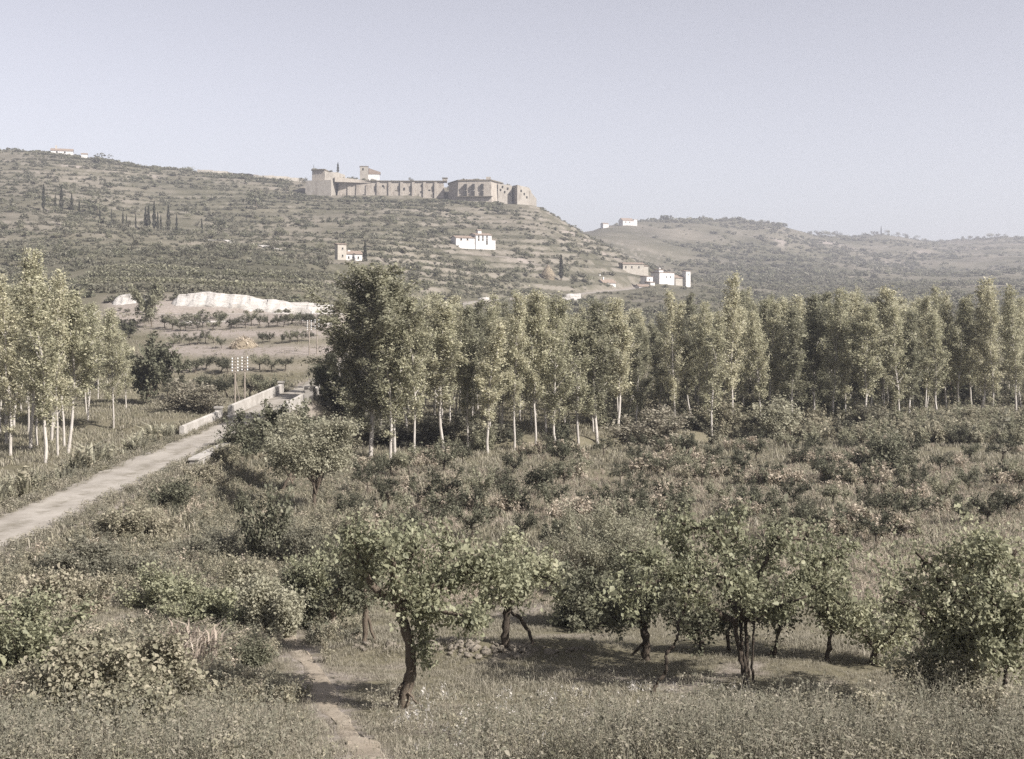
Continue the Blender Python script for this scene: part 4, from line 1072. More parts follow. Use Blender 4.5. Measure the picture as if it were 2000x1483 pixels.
for px, py, h, w, lab, mt in [
        (470, 884, 80, 1.0, 'dark shrub in front of the near end of the bridge', 'dark'), (522, 868, 68, 1.1, 'tall mixed shrub hiding the middle of the bridge', 'olive'),
        (556, 852, 48, 1.1, 'pale bush below the arch of the bridge', 'willow'), (333, 992, 78, 1.2, 'dark rounded shrub on the bank below the road bend', 'dark'),
        (430, 905, 60, 1.2, 'bushy shrub against the culvert wall', 'weed'), (400, 945, 60, 1.3, 'leafy shrub on the bank under the culvert', 'weed'),
        (235, 1052, 95, 1.3, 'tangled bramble on the verge near the left edge of the road', 'weed'), (300, 1062, 100, 1.0, 'upright leafy bush on the road bank', 'weed'),
        (160, 1130, 110, 1.2, 'grey leafy bush low on the road bank', 'olive'), (475, 1012, 80, 0.6, 'narrow dark clipped hedge on the slope', 'dark'),
        (505, 1010, 70, 0.9, 'leafy bush right of the narrow dark hedge', 'weed'), (520, 1100, 150, 0.55, 'tall dark ivy-covered stump in the tangle left of the vines', 'dark'),
        (1263, 872, 70, 1.6, 'wide tan bush at the foot of the poplars', 'grass'), (1510, 850, 75, 1.2, 'pale rounded bush at the front of the grove', 'willow'),
        (1610, 820, 110, 0.8, 'dark evergreen shrub inside the grove', 'dark'), (1738, 926, 82, 1.1, 'largest dark many-stemmed bush in the right field', 'dark'),
        (1845, 790, 110, 1.0, 'dark thicket under the poplars near the right edge', 'dark'), (1500, 770, 60, 0.7, 'black-looking shrub in a gap of the grove', 'dark'),
        (945, 880, 55, 0.9, 'young leafy bush between the front poplar trunks', 'popdark'), (1098, 868, 45, 1.0, 'small dark bush beside a front poplar', 'dark'),
        (860, 868, 60, 1.5, 'brown bush on the stream bank behind the poplar trunks', 'scrub'), (735, 862, 55, 1.5, 'brown bush on the stream bank under the tallest poplar', 'scrub'),
        (800, 872, 45, 1.8, 'low brown growth along the stream bank', 'scrub'), (960, 865, 50, 1.6, 'low scrub where the stream bank fades out', 'scrub'),
        (380, 806, 62, 1.5, 'tan dome-shaped reed clump beside the left field trees', 'grass'), (640, 905, 55, 1.3, 'low weeds at the left end of the grove lawn', 'weed'),
        (1400, 838, 60, 1.3, 'leafy undergrowth left of the pale bush', 'weed'), (1560, 822, 60, 1.0, 'leafy undergrowth right of the pale bush', 'popdark'),
        (1700, 838, 45, 1.6, 'low scrub below the right-hand poplars', 'scrub'), (1600, 850, 40, 1.6, 'low scrub along the field edge', 'weed'), (1890, 835, 40, 1.7, 'scrub by the pale patch at the right margin', 'weed')]:
    sd_ = int(px * 7 + py)
    if px < 512 and py > 900: h *= 0.72
    tree_at('shrub', shrub(sd_, 3.0, 1.5, 20, 110, 0.16, mt, 'bark', (30, 85), False, 0.22), lab, px, py, hpx=h, H0=3.0, cat='shrub', names=SH, wide=w)

# ------------------------------------------------------------------ vine-bearing trees of the right field
FT = [broad(400 + k, 3.2, 1.5, 0.42, 5 + k % 3, 75, 0.14, ['fieldleaf', 'fieldleaf', 'dark', 'fieldleaf', 'popdark'][k % 5], 'bark_dark', 0.085, 4, False, 0.35 + 0.1 * (k % 3), 0.17) for k in range(10)]
field = [(1177, 893, 38), (1245, 912, 42), (1296, 934, 52), (1336, 928, 40), (1410, 988, 60), (1210, 950, 45), (1280, 972, 42), (1172, 966, 30), (1338, 896, 50), (1390, 910, 48),
         (1455, 930, 50), (1472, 872, 36), (1535, 878, 44), (1590, 893, 40), (1657, 893, 46), (1625, 950, 52), (1838, 930, 52), (1895, 965, 56), (1890, 905, 40), (1955, 905, 50),
         (1480, 1010, 66), (1550, 988, 60), (1627, 990, 60), (1698, 1012, 62), (1772, 1022, 66), (1842, 1000, 70), (1872, 872, 44), (1700, 850, 38), (1930, 1030, 70), (1990, 960, 60),
         (716, 968, 60), (762, 988, 62), (800, 935, 60), (868, 925, 62), (942, 992, 78), (876, 985, 70), (862, 1040, 72), (812, 1010, 64), (922, 1058, 80), (1047, 972, 70), (1092, 915, 50),
         (1003, 1000, 66), (790, 1062, 66), (680, 1020, 60), (1030, 1052, 58), (1075, 1070, 60), (1000, 930, 50), (905, 912, 48), (1140, 1010, 50), (1130, 925, 44), (740, 925, 44),
         (1560, 912, 44), (1500, 945, 48), (1370, 950, 48), (1680, 925, 48), (1780, 895, 44), (1800, 960, 52), (1950, 870, 44), (1745, 975, 56), (1310, 1000, 52), (1440, 1042, 60), (1590, 1050, 64), (1710, 1066, 64)]
rf = np.random.default_rng(31)
while len(field) < 96:      # the rest of the rows
    py_ = [884, 906, 934, 955, 975, 1000, 1030, 1062][rf.integers(0, 8)] + rf.normal(0, 4); px_ = rf.uniform(690, 1990)
    if min(abs(px_ - a) + 1.6 * abs(py_ - b_) for a, b_, c_ in field) > 34 and py_ + 0.02 * (px_ - 1000) < 1075:
        field.append((px_, py_, (py_ - 600) * 0.15))
bands = {'far': [], 'middle': [], 'near': []}
for px, py, h in field:
    bands['far' if py < 930 else ('middle' if py < 985 else 'near')].append((px, py, h))
k = 0
for bn, lst in bands.items():
    for j, (px, py, h) in enumerate(sorted(lst)):
        where = {'far': 'in the field row nearest the poplars', 'middle': 'in the middle row of the dry field', 'near': 'in the field row nearest the front trees'}[bn]
        tree_at('vine_tree', FT[(k * 7) % 10], f'{ORD[j]} dark vine tree from the left {where}', px, py, hpx=h * 1.15, H0=3.2, wide=RNG.uniform(0.75, 1.0), group='vine trees in the dry field')
        k += 1

# ------------------------------------------------------------------ vines on the left slope
k = 0
for rowi, (d, pxs, h) in enumerate([(232, list(np.arange(322, 640, 15.5)), 28), (212, [338, 352, 368, 386, 402, 418, 432, 512, 528, 548, 566, 584, 602], 26),
                                    (182, [318, 336, 356, 380, 402, 428, 446, 505, 530, 556], 36), (160, [330, 346, 362, 402, 420, 446, 486, 506, 526], 52)]):
    for j, px in enumerate(pxs):
        nm = ['row directly under the white cutting', 'second row below the cutting', 'third row below the cutting', 'lowest row beside the telegraph poles'][rowi]
        tree_at('vine_tree', FT[(k * 3 + 1) % 10], f'{ORD[j]} small vine tree from the left in the {nm}', px + RNG.normal(0, 2), d=d + RNG.normal(0, 1.5), hpx=h * RNG.uniform(0.85, 1.15), H0=3.2, wide=RNG.uniform(0.8, 1.15), group='vine trees on the left slope')
        k += 1
# vineyard rows on the terrace above the cutting
for r_ in range(7):
    d = 276 + r_ * 15
    rng = np.random.default_rng(900 + r_)
    px = rng.uniform(150 + 5 * r_, 690, 2600)
    x = (px - 1000) / F * d; y = d + 0.6 * np.sin(x / 9) + rng.normal(0, 0.35, 2600)
    keep = vnoise(x / 4.0, r_ * 7.0) > -0.28
    x, y = x[keep], y[keep]
    z = ground(x, y) + rng.beta(1.6, 1.3, len(x)) * 1.9
    LV, LT, tone = leaves(np.stack([x, y, z], 1), 0.5, rng, 0.3, 0.75, 0.3)
    single('vine_row', np_mesh('vine_row', LV, LT, M['popdark' if r_ % 2 else 'olive'], tone), f'{ORD[r_]} long leafy vine row from the front on the terrace above the white cutting', 'vine row', group='vine rows above the cutting')

# ------------------------------------------------------------------ cypresses
CY = [cypress(500 + k, 11.0, 0.75 + 0.08 * k) for k in range(4)]
cyp = [(85, 412, 52), (108, 416, 34), (120, 406, 54), (140, 424, 40), (155, 428, 30), (195, 438, 28), (218, 433, 26), (240, 442, 26), (247, 407, 24), (265, 443, 28), (284, 452, 44), (290, 456, 46), (301, 460, 56),
       (308, 462, 36), (314, 463, 30), (329, 464, 52), (345, 461, 36), (394, 464, 32)]
for k, (px, py, h) in enumerate(cyp):
    tree_at('cypress_tree', CY[k % 4], f'{ORD[k]} cypress from the left in the dark line on the left hillside', px, py, d=np.interp(px, [85, 400], [622, 600]), hpx=h, H0=11.0, wide=0.95, group='cypresses in line on the left hillside')
for px, pyb, d, h, w, lab in [(713, 518, 498, 46, 1.3, 'cypress standing against the white tower house'), (1096, 547, 603, 48, 1.5, 'tall broad cypress beside the conical haystack'),
                              (613, 335, 905, 13, 0.8, 'thin cypress on the left bastion of the fortress'), (660, 338, 908, 20, 1.7, 'dark ragged cypress on the fortress wall top'), (1215, 527, 728, 15, 1.4, 'short cypress at the left end of the long buff village house')]:
    loc = P(px, pyb, d); s = h * d / F / 11.0
    put_tree('cypress_tree', CY[int(px) % 4], lab, 'tree', loc, 0.3, (s * w, s * w, s))

# ------------------------------------------------------------------ hillside trees (nearest ones single) and scrub cover
RT = [roundtree(600 + k, 4.5, 2.0 + 0.2 * (k % 3), 420, 0.42, ['olive', 'scrub', 'popdark', 'olive', 'dark'][k % 5]) for k in range(10)]
cnt = 0
while cnt < 280:
    px = RNG.uniform(-80, 1300); d = math.exp(RNG.uniform(math.log(290), math.log(700)))
    if px < 700 and d < 385 and px > 130: continue
    x = (px - 1000) / F * d
    if abs(x - float(road_x(d))) < 6 and d < 640: continue
    if any(a < px < b_ and c_ < d < e_ for a, b_, c_, e_ in ((635, 730, 400, 512), (880, 985, 570, 672), (1040, 1115, 540, 612), (1150, 1365, 590, 745))): continue
    z = gz(x, d)
    if fbm(x / 45 + 3, d / 45, 2) < -0.12: continue
    cnt += 1
    zone = 'left of the tower house' if px < 640 else ('between the tower house and the haystack' if px < 1050 else 'around the village')
    put_tree('olive_tree', RT[cnt % 10], f'small round grey-green tree dotted on the terraced hillside {zone}', 'tree', (x, d, z), RNG.uniform(0, 6.28), RNG.uniform(0.55, 1.15), f'small hillside trees {zone}')
for px, py, h, lab in [(190, 408, 36, 'round dark tree standing above the cypress line'), (425, 468, 30, 'round bush-like tree at the right end of the cypress line'), (500, 392, 34, 'wide dark clump of trees under the left hill crest'),
                       (366, 334, 14, 'lone round tree on the left hill crest'), (590, 352, 16, 'ragged tree on the crest left of the fortress'), (195, 312, 20, 'broad dark tree on the left crest beside the small white house'), (803, 356, 9, 'small shrub-like tree on the fortress wall')]:
    d = {190: 640, 425: 600, 500: 760, 366: 960, 590: 930, 195: 960, 803: 908}[px]
    loc = P(px, py, d) if px == 803 else onground(px, d)
    s = h * d / F / 4.5
    put_tree('round_tree', RT[[4, 9, 4, 2, 6, 4, 1][[190, 425, 500, 366, 590, 195, 803].index(px)]], lab, 'tree', loc, 1.0, (s * 1.2, s * 1.2, s))

BU = [bush_mesh(700 + k, 150, 0.6, ['scrub', 'olive', 'dark', 'scrub', 'olive', 'popdark'][k], 0.75) for k in range(6)]
rng = np.random.default_rng(77)
n = 46000
px = rng.uniform(-250, 2250, n); d = np.exp(rng.uniform(math.log(270), math.log(1050), n))
x = (px - 1000) / F * d
z = ground(x, d)
tph = z / 4.6 + 1.5 * fbm(x / 110, d / 110, 3)
keep = (fbm(x / 38, d / 38, 3) + 0.06 * np.cos(tph * 6.28) + rng.normal(0, 0.2, n) > -0.02)
keep &= ~((px > 180) & (px < 700) & (d < 390)) & (np.abs(x - road_x(d)) > 5)
keep &= ~((px > 590) & (px < 1052) & (d > 868) & (d < 935))
for (a, b_, c_, e_) in ((636, 728, 400, 512), (880, 985, 585, 672), (1040, 1115, 540, 612), (1150, 1365, 590, 745)):
    keep &= ~((px > a) & (px < b_) & (d > c_) & (d < e_) & (rng.random(n) > 0.12))
scatter('hillside_scrub', np.stack([x, d, z - 0.15], 1)[keep], (rng.lognormal(0, 0.42, n).clip(0.4, 2.6) * (d / 500) ** 0.5)[keep], BU, 1, 'grey-green scrub and hedges covering the fortress hillside', 'scrub')
n = 3000   # darker belt of trees under the fortress walls
px = rng.uniform(500, 980, n); d = 880 - 95 * rng.random(n) ** 1.5
x = (px - 1000) / F * d; keep = fbm(x / 16, d / 16, 3) - 0.006 * (884 - d) > -0.2
BD = [bush_mesh(720 + k, 150, 0.6, ['dark', 'scrub', 'popdark'][k], 0.9) for k in range(3)]
scatter('fortress_thicket', np.stack([x, d, ground(x, d) - 0.3], 1)[keep], rng.uniform(0.9, 2.4, n)[keep], BD, 2, 'dark thicket of trees along the foot of the fortress walls', 'thicket')
n = 420
px = rng.uniform(190, 660, n); d = np.where(rng.random(n) < 0.6, 262.5 + rng.exponential(2.5, n), rng.uniform(238, 256, n))
x = (px - 1000) / F * d; keep = fbm(x / 5, d / 5, 2) > 0.0
scatter('cutting_scrub', np.stack([x, d, ground(x, d) + 0.3], 1)[keep], rng.lognormal(-0.35, 0.4, n)[keep], BU, 6, 'small scrub fringing the white cutting', 'scrub')
n = 150
px = np.concatenate([rng.uniform(612, 1036, n - 40), rng.uniform(660, 760, 40)]); zt = np.interp(px, [612, 660, 661, 740, 872, 874, 960, 984, 1000, 1040], [331.5, 334, 344, 351, 353.5, 355.5, 355.5, 358, 362, 366])
yy_ = 895 + np.interp(px, [612, 660, 872, 894, 962, 984, 1036], [2, 8, 10, -6, -8, 8, 6]) + rng.uniform(0, 8, n)
scatter('wall_growth', np.stack([(px - 1000) / F * yy_, yy_, HC + (YH - zt) / F * 895.0 - 0.3], 1), rng.lognormal(-0.15, 0.4, n), BU, 7, 'weeds and bushes growing on top of the fortress walls', 'bushes')
n = 26000
px = rng.uniform(950, 2400, n); d = np.exp(rng.uniform(math.log(900), math.log(2500), n))
x = (px - 1000) / F * d; z = ground(x, d)
ridge = smooth(1400, 1800, d) * 0.35
keep = fbm(x / 110 + 5, d / 110, 4) + 0.5 * ridge + rng.normal(0, 0.15, n) > 0.14
keep &= ~((px < 1260) & (d < 1000)) & ~((px > 1165) & (px < 1255) & (d > 1380) & (d < 1500))
scatter('distant_woods', np.stack([x, d, z - 0.5], 1)[keep], (rng.lognormal(0.9, 0.4, n).clip(1.2, 5.5))[keep], BU, 3, 'blue-grey woods and hedges on the distant hills', 'woods')
n = 260
px = rng.uniform(1250, 1560, n); d = np.interp(px, [1250, 1320, 1500, 1560], [1690, 1700, 1800, 1900]) + rng.normal(0, 14, n)
x = (px - 1000) / F * d
keep = fbm(x / 22, d / 60, 2) + 0.4 * (px < 1390) > 0.02
scatter('ridge_wood', np.stack([x, d, ground(x, d) - 0.5], 1)[keep], rng.lognormal(1.55, 0.35, n)[keep], BD, 4, 'dark wood along the top of the distant ridge', 'wood')
n = 700
px = rng.uniform(60, 590, n); d = np.interp(px, [60, 300, 590], [985, 970, 935]) + rng.normal(0, 10, n)
x = (px - 1000) / F * d
keep = fbm(x / 20, d / 50, 2) + 0.3 * (px < 210) > -0.1
scatter('crest_hedge', np.stack([x, d, ground(x, d) - 0.5], 1)[keep], rng.uniform(1.6, 3.4, n)[keep], BU, 5, 'uneven hedge and trees along the left hill crest', 'hedge')

# tiny trees standing singly on the right-hand skyline
sky_px = [1572, 1584, 1597, 1603, 1611, 1618, 1627, 1634, 1641, 1652, 1668, 1690, 1704, 1712, 1721, 1733, 1752, 1770, 1788, 1806, 1880, 1893, 1906, 1921, 1934, 1948, 1962]
for k, p_ in enumerate(sky_px):
    d = float(np.interp(p_, [1560, 1580, 1700, 1850, 1960], [1900, 1945, 2140, 2240, 2250])) - 12
    s_ = (1.5 + 1.1 * ((k * 37) % 10) / 10)
    put_tree('skyline_tree', RT[(k * 3) % 10] if p_ != 1721 else CY[1], f'{ORD[k]} tiny tree from the left on the right-hand skyline', 'tree', onground(p_, d), k * 1.1, s_ if p_ != 1721 else 1.4, 'tiny trees on the right skyline')

# ------------------------------------------------------------------ foreground trees, drawn limb by limb
def fore_tree(name, label, base, limbs, leaf=0.12, mat='vine', bark='bark_dark', dens=95, tw_len=(0.25, 0.6), tw_per_m=9, sig=0.09, seed=1, cat='tree', ivy=(), root=None, up=0.0, names=('trunk', 'crown'), lk=0.56, dk=2.0):
    """limbs: ([(px, py, depth offset)...], r0 px, r1 px, where leaves start 0..1 or None)"""
    rng = np.random.default_rng(seed); leaf = leaf * lk; dens = dens * dk
    bx, by, bz = hit(*base)
    d = by; s = d / F
    o = thing(name, label, cat, (bx, by, bz))
    off = bz - (HC + (YH - base[1]) / F * d)
    parts, L = [], []
    for path, r0, r1, lo in limbs:
        p = np.array([P(a, b_, d) for a, b_, c_ in path]) - (bx, by, bz - off)
        p[:, 1] += [c_ for a, b_, c_ in path]
        # resample smoothly with a little gnarl
        k = np.linspace(0, len(p) - 1, 4 * len(p) - 3)
        q = np.stack([np.interp(k, range(len(p)), p[:, i]) for i in range(3)], 1)
        q[1:-1] = 0.25 * q[:-2] + 0.5 * q[1:-1] + 0.25 * q[2:]
        q[1:-1] += rng.normal(0, 0.012, (len(q) - 2, 3))
        rr = np.linspace(r0, r1, len(q)) * s * (1 + 0.12 * rng.normal(0, 1, len(q)))
        parts.append(tube(q, rr, 8 if r0 > 6 else 5))
        if lo is None: continue
        ln = np.linalg.norm(np.diff(q, axis=0), axis=1).sum()
        i0 = int(lo * (len(q) - 1))
        L.append(along(q[i0:], int(ln * dens * 0.3), rng, 0, sig * 1.3))
        for t in range(max(3, int(ln * tw_per_m * (1 - lo)))):
            j = rng.integers(i0, len(q))
            dr = rng.normal(0, 1, 3) + (0, 0, 0.3 + up)
            tw = curve(q[j], dr, rng.uniform(tw_len[0], tw_len[1] * 1.5), 4, -0.5, 0.2, rng)
            parts.append(tube(tw, np.linspace(0.009, 0.003, 5), 3))
            L.append(along(tw, int(dens * rng.uniform(0.12, 0.42)), rng, 0.1, sig))
    for path, n, sg in ivy:
        p = np.array([P(a, b_, d) for a, b_, c_ in path]) - (bx, by, bz - off)
        p[:, 1] += [c_ for a, b_, c_ in path]
        L.append(along(p, int(n * dk), rng, 0, sg))
    V, T = join(parts)
    part(names[0], np_mesh(names[0], V, T, M[bark], shade=True), o)
    Lc = np.concatenate(L)
    Lc[:, 2] = np.maximum(Lc[:, 2], 0.06)
    LV, LT, tone = leaves(Lc, leaf, rng, 0.15, 0.7, 0.55, True)
    part(names[1], np_mesh(names[1], LV, LT, M[mat], tone), o)
    return o

fore_tree('mulberry_tree', 'front tree with an S-shaped leaf-clad trunk standing by the footpath', (785, 1384), [
    ([(783, 1396, 0), (794, 1350, 0), (806, 1305, 0), (800, 1255, 0), (786, 1208, 0), (774, 1166, 0)], 11.5, 9, None),
    ([(750, 1398, 0.05), (766, 1368, 0.03), (788, 1338, 0), (803, 1300, 0)], 6, 5, None),
    ([(798, 1350, -0.1), (815, 1366, -0.2), (842, 1390, -0.3)], 3, 2, None),
    ([(780, 1175, 0), (748, 1163, -0.1), (729, 1140, -0.2), (715, 1108, -0.3), (700, 1068, -0.3), (684, 1030, -0.3)], 9, 3, 0.55),
    ([(783, 1190, 0), (828, 1155, 0.1), (876, 1135, 0.1), (922, 1108, 0), (962, 1082, -0.1)], 10, 5, 0.15),
    ([(780, 1172, 0), (790, 1125, 0.3), (812, 1080, 0.5), (800, 1045, 0.6)], 8, 3, 0.1),
    ([(780, 1172, 0), (770, 1130, -0.5), (780, 1085, -0.9), (760, 1050, -1.0)], 7, 3, 0.2),
    ([(828, 1155, 0.1), (860, 1110, 0.8), (900, 1075, 1.1)], 6, 3, 0.0),
    ([(800, 1175, 0), (850, 1172, -0.7), (905, 1178, -1.0), (950, 1190, -1.0)], 6, 2, 0.1),
    ([(722, 1125, -0.2), (690, 1100, 0.2), (660, 1075, 0.4)], 4, 2, 0.2),
    ([(715, 1108, -0.3), (730, 1070, -0.5), (745, 1040, -0.6)], 4, 2, 0.1),
    ([(876, 1135, 0.1), (930, 1140, 0.3), (985, 1135, 0.4), (1010, 1150, 0.4)], 5, 2, 0.1)],
    0.13, 'vine', 'bark', 100, (0.22, 0.55), 10, 0.09, 11,
    ivy=[([(812, 1160, -0.1), (824, 1200, -0.12), (832, 1250, -0.12), (826, 1292, -0.08)], 420, (0.11, 0.10, 0.13)), ([(800, 1130, -0.4), (840, 1150, -0.4), (830, 1195, -0.3)], 260, 0.2), ([(880, 1100, -0.3), (960, 1110, -0.2), (1020, 1140, 0)], 380, 0.22), ([(690, 1030, -0.3), (720, 1050, -0.3), (790, 1050, 0), (860, 1070, 0.3)], 420, 0.2)])

fore_tree('vine_tree', 'large front tree on four close slender stems with a wide crown', (1456, 1342), [
    ([(1456, 1348, 0), (1450, 1300, 0), (1441, 1255, 0), (1435, 1212, 0)], 4.6, 4.4, None),
    ([(1460, 1342, 0.05), (1455, 1300, 0.05), (1449, 1255, 0.05), (1447, 1210, 0.05)], 3.4, 3.4, None),
    ([(1465, 1328, 0.2), (1462, 1290, 0.15), (1459, 1250, 0.1), (1459, 1210, 0.1)], 4.2, 3.8, None),
    ([(1470, 1332, -0.1), (1467, 1290, -0.1), (1470, 1250, -0.1), (1473, 1208, 0)], 2.6, 2.6, None),
    ([(1440, 1216, 0), (1418, 1208, 0), (1393, 1190, 0), (1366, 1160, 0.1), (1330, 1125, 0.2), (1290, 1098, 0.2)], 8, 3, 0.45),
    ([(1464, 1214, 0), (1490, 1196, 0), (1526, 1168, 0), (1562, 1132, 0.1), (1602, 1110, 0.1), (1640, 1095, 0.2)], 10, 3, 0.45),
    ([(1446, 1212, 0), (1440, 1150, 0.2), (1424, 1090, 0.4), (1400, 1032, 0.4)], 8, 3, 0.25),
    ([(1456, 1212, 0), (1466, 1150, -0.2), (1490, 1085, -0.4), (1512, 1040, -0.4)], 7, 3, 0.3),
    ([(1450, 1212, 0), (1440, 1165, -0.8), (1420, 1120, -1.2), (1380, 1095, -1.3)], 6, 3, 0.25),
    ([(1455, 1210, 0), (1470, 1170, 0.8), (1500, 1120, 1.4), (1540, 1080, 1.5)], 6, 3, 0.2),
    ([(1445, 1205, 0), (1420, 1160, 1.0), (1370, 1110, 1.5), (1330, 1075, 1.6)], 6, 3, 0.2),
    ([(1460, 1205, 0), (1500, 1170, -0.8), (1550, 1140, -1.2)], 5, 2, 0.3),
    ([(1340, 1132, 0.2), (1290, 1130, -0.2), (1235, 1140, -0.4), (1205, 1160, -0.4)], 4, 2, 0.0),
    ([(1560, 1132, 0.1), (1600, 1150, -0.2), (1640, 1180, -0.3)], 4, 2, 0.1),
    ([(1600, 1110, 0.1), (1640, 1085, 0.4), (1668, 1075, 0.5)], 4, 2, 0.0), ([(1300, 1103, 0.2), (1255, 1085, 0.5), (1220, 1090, 0.6)], 4, 2, 0.0),
    ([(1405, 1045, 0.4), (1360, 1040, 0.6), (1330, 1030, 0.7)], 4, 2, 0.0), ([(1425, 1090, 0.4), (1450, 1050, 0.6), (1455, 1015, 0.6)], 4, 2, 0.0), ([(1510, 1045, -0.4), (1550, 1050, -0.2), (1590, 1060, 0)], 4, 2, 0.0)],
    0.125, 'vine', 'bark_dark', 105, (0.22, 0.58), 10, 0.1, 12)

fore_tree('climbing_vine', 'dark crooked vine stem climbing in zigzags into the front canopy', (1274, 1352), [
    ([(1272, 1356, 0), (1284, 1332, 0), (1298, 1318, 0), (1302, 1300, 0), (1300, 1276, 0), (1317, 1265, 0.1), (1325, 1246, 0.1), (1327, 1222, 0.2), (1341, 1196, 0.3), (1352, 1160, 0.4)], 4, 3, 0.82)],
    0.12, 'vine', 'bark_dark', 80, (0.2, 0.4), 8, 0.1, 13, 'vine', names=('stem', 'foliage'))
fore_tree('vine_tree', 'low-branched tree with dark drooping foliage left of the four-stemmed tree', (1262, 1290), [
    ([(1262, 1296, 0), (1263, 1260, 0), (1258, 1225, 0), (1250, 1195, 0)], 8, 7, None),
    ([(1235, 1280, 0), (1250, 1262, 0), (1262, 1255, 0)], 3, 3, None),
    ([(1252, 1205, 0), (1215, 1175, 0.1), (1170, 1150, 0.2), (1130, 1140, 0.3)], 6, 2, 0.1),
    ([(1252, 1200, 0), (1240, 1150, 0.5), (1215, 1110, 0.8)], 5, 2, 0.1), ([(1252, 1200, 0), (1280, 1160, -0.3), (1310, 1130, -0.5)], 5, 2, 0.1),
    ([(1250, 1195, 0), (1260, 1150, -0.8), (1240, 1120, -1.1)], 5, 2, 0.1), ([(1252, 1200, 0), (1290, 1170, 0.8), (1330, 1150, 1.2)], 5, 2, 0.1),
    ([(1240, 1190, 0), (1200, 1195, -0.5), (1165, 1205, -0.7)], 4, 2, 0.0)],
    0.12, 'dark', 'bark_dark', 120, (0.25, 0.6), 12, 0.12, 14)
fore_tree('vine_tree', 'bushy pale-leaved tree with a leaning prop right of the S-shaped trunk', (988, 1262), [
    ([(990, 1268, 0), (986, 1235, 0), (990, 1200, 0), (995, 1165, 0), (992, 1135, 0)], 8, 6, None),
    ([(1041, 1268, 0.1), (1037, 1242, 0.1), (1021, 1216, 0.05), (998, 1196, 0)], 3.5, 3.5, None),
    ([(992, 1165, 0), (960, 1135, 0.1), (938, 1100, 0.1)], 5, 2, 0.1), ([(994, 1150, 0), (1030, 1120, 0), (1062, 1095, 0)], 5, 2, 0.1),
    ([(992, 1140, 0), (985, 1100, 0.5), (1000, 1060, 0.7)], 5, 2, 0.1), ([(992, 1140, 0), (1010, 1105, -0.5), (1030, 1065, -0.7)], 5, 2, 0.1),
    ([(1030, 1120, 0), (1070, 1125, -0.3), (1105, 1150, -0.4)], 4, 2, 0.0), ([(960, 1135, 0.1), (945, 1160, -0.3), (935, 1185, -0.3)], 3, 2, 0.0), ([(1000, 1150, 0), (1040, 1150, 0.8), (1080, 1140, 1.2)], 4, 2, 0.0)],
    0.13, 'vine', 'bark_dark', 110, (0.25, 0.6), 11, 0.11, 15)
fore_tree('vine_tree', 'thin dark-crowned tree behind the left limb of the S-shaped trunk', (712, 1256), [
    ([(712, 1262, 0), (713, 1215, 0), (716, 1170, 0), (706, 1125, 0)], 6, 4, None), ([(732, 1258, 0.1), (722, 1225, 0.1), (714, 1195, 0)], 3, 3, None),
    ([(714, 1165, 0), (680, 1140, 0.2), (640, 1125, 0.3)], 4, 2, 0.0), ([(712, 1150, 0), (725, 1115, 0.4), (750, 1095, 0.6)], 4, 2, 0.0),
    ([(710, 1140, 0), (690, 1100, -0.4), (665, 1070, -0.5)], 4, 2, 0.0), ([(714, 1170, 0), (690, 1165, 0.9), (650, 1150, 1.4)], 4, 2, 0.0), ([(680, 1140, 0.2), (650, 1160, -0.2), (620, 1185, -0.2)], 3, 2, 0.0)],
    0.12, 'dark', 'bark', 120, (0.25, 0.55), 12, 0.11, 16)
fore_tree('vine_tree', 'two pale thin trunks under a dark leafy canopy left of the front tree', (628, 1230), [
    ([(627, 1234, 0), (628, 1200, 0), (632, 1165, 0)], 5, 4, None), ([(650, 1234, 0.1), (651, 1205, 0.1), (640, 1168, 0)], 5, 4, None),
    ([(632, 1168, 0), (600, 1140, 0.2), (575, 1120, 0.2)], 4, 2, 0.0), ([(634, 1165, 0), (650, 1125, 0.5), (680, 1105, 0.8)], 4, 2, 0.0),
    ([(632, 1165, 0), (620, 1120, -0.3), (635, 1085, -0.4)], 4, 2, 0.0), ([(634, 1168, 0), (665, 1165, 0.2), (695, 1185, 0.2)], 4, 2, 0.0), ([(632, 1165, 0), (610, 1150, 1.0), (590, 1120, 1.5)], 4, 2, 0.0)],
    0.12, 'vine', 'bark', 120, (0.25, 0.6), 12, 0.12, 17)
fore_tree('vine_tree', 'slim tree with one bent limb between the four-stemmed tree and the right edge', (1617, 1292), [
    ([(1616, 1298, 0), (1618, 1268, 0), (1622, 1238, 0), (1625, 1205, 0)], 5, 4, None), ([(1621, 1240, 0), (1636, 1225, 0), (1662, 1220, 0), (1690, 1216, 0)], 4, 2, 0.5),
    ([(1624, 1215, 0), (1590, 1190, 0.2), (1560, 1180, 0.2)], 4, 2, 0.0), ([(1624, 1210, 0), (1640, 1170, 0.4), (1660, 1140, 0.6)], 4, 2, 0.0),
    ([(1624, 1210, 0), (1605, 1165, -0.3), (1590, 1135, -0.5)], 4, 2, 0.0), ([(1624, 1210, 0), (1640, 1190, 1.0), (1670, 1165, 1.4)], 4, 2, 0.0)],
    0.125, 'vine', 'bark_dark', 105, (0.25, 0.6), 11, 0.12, 18)
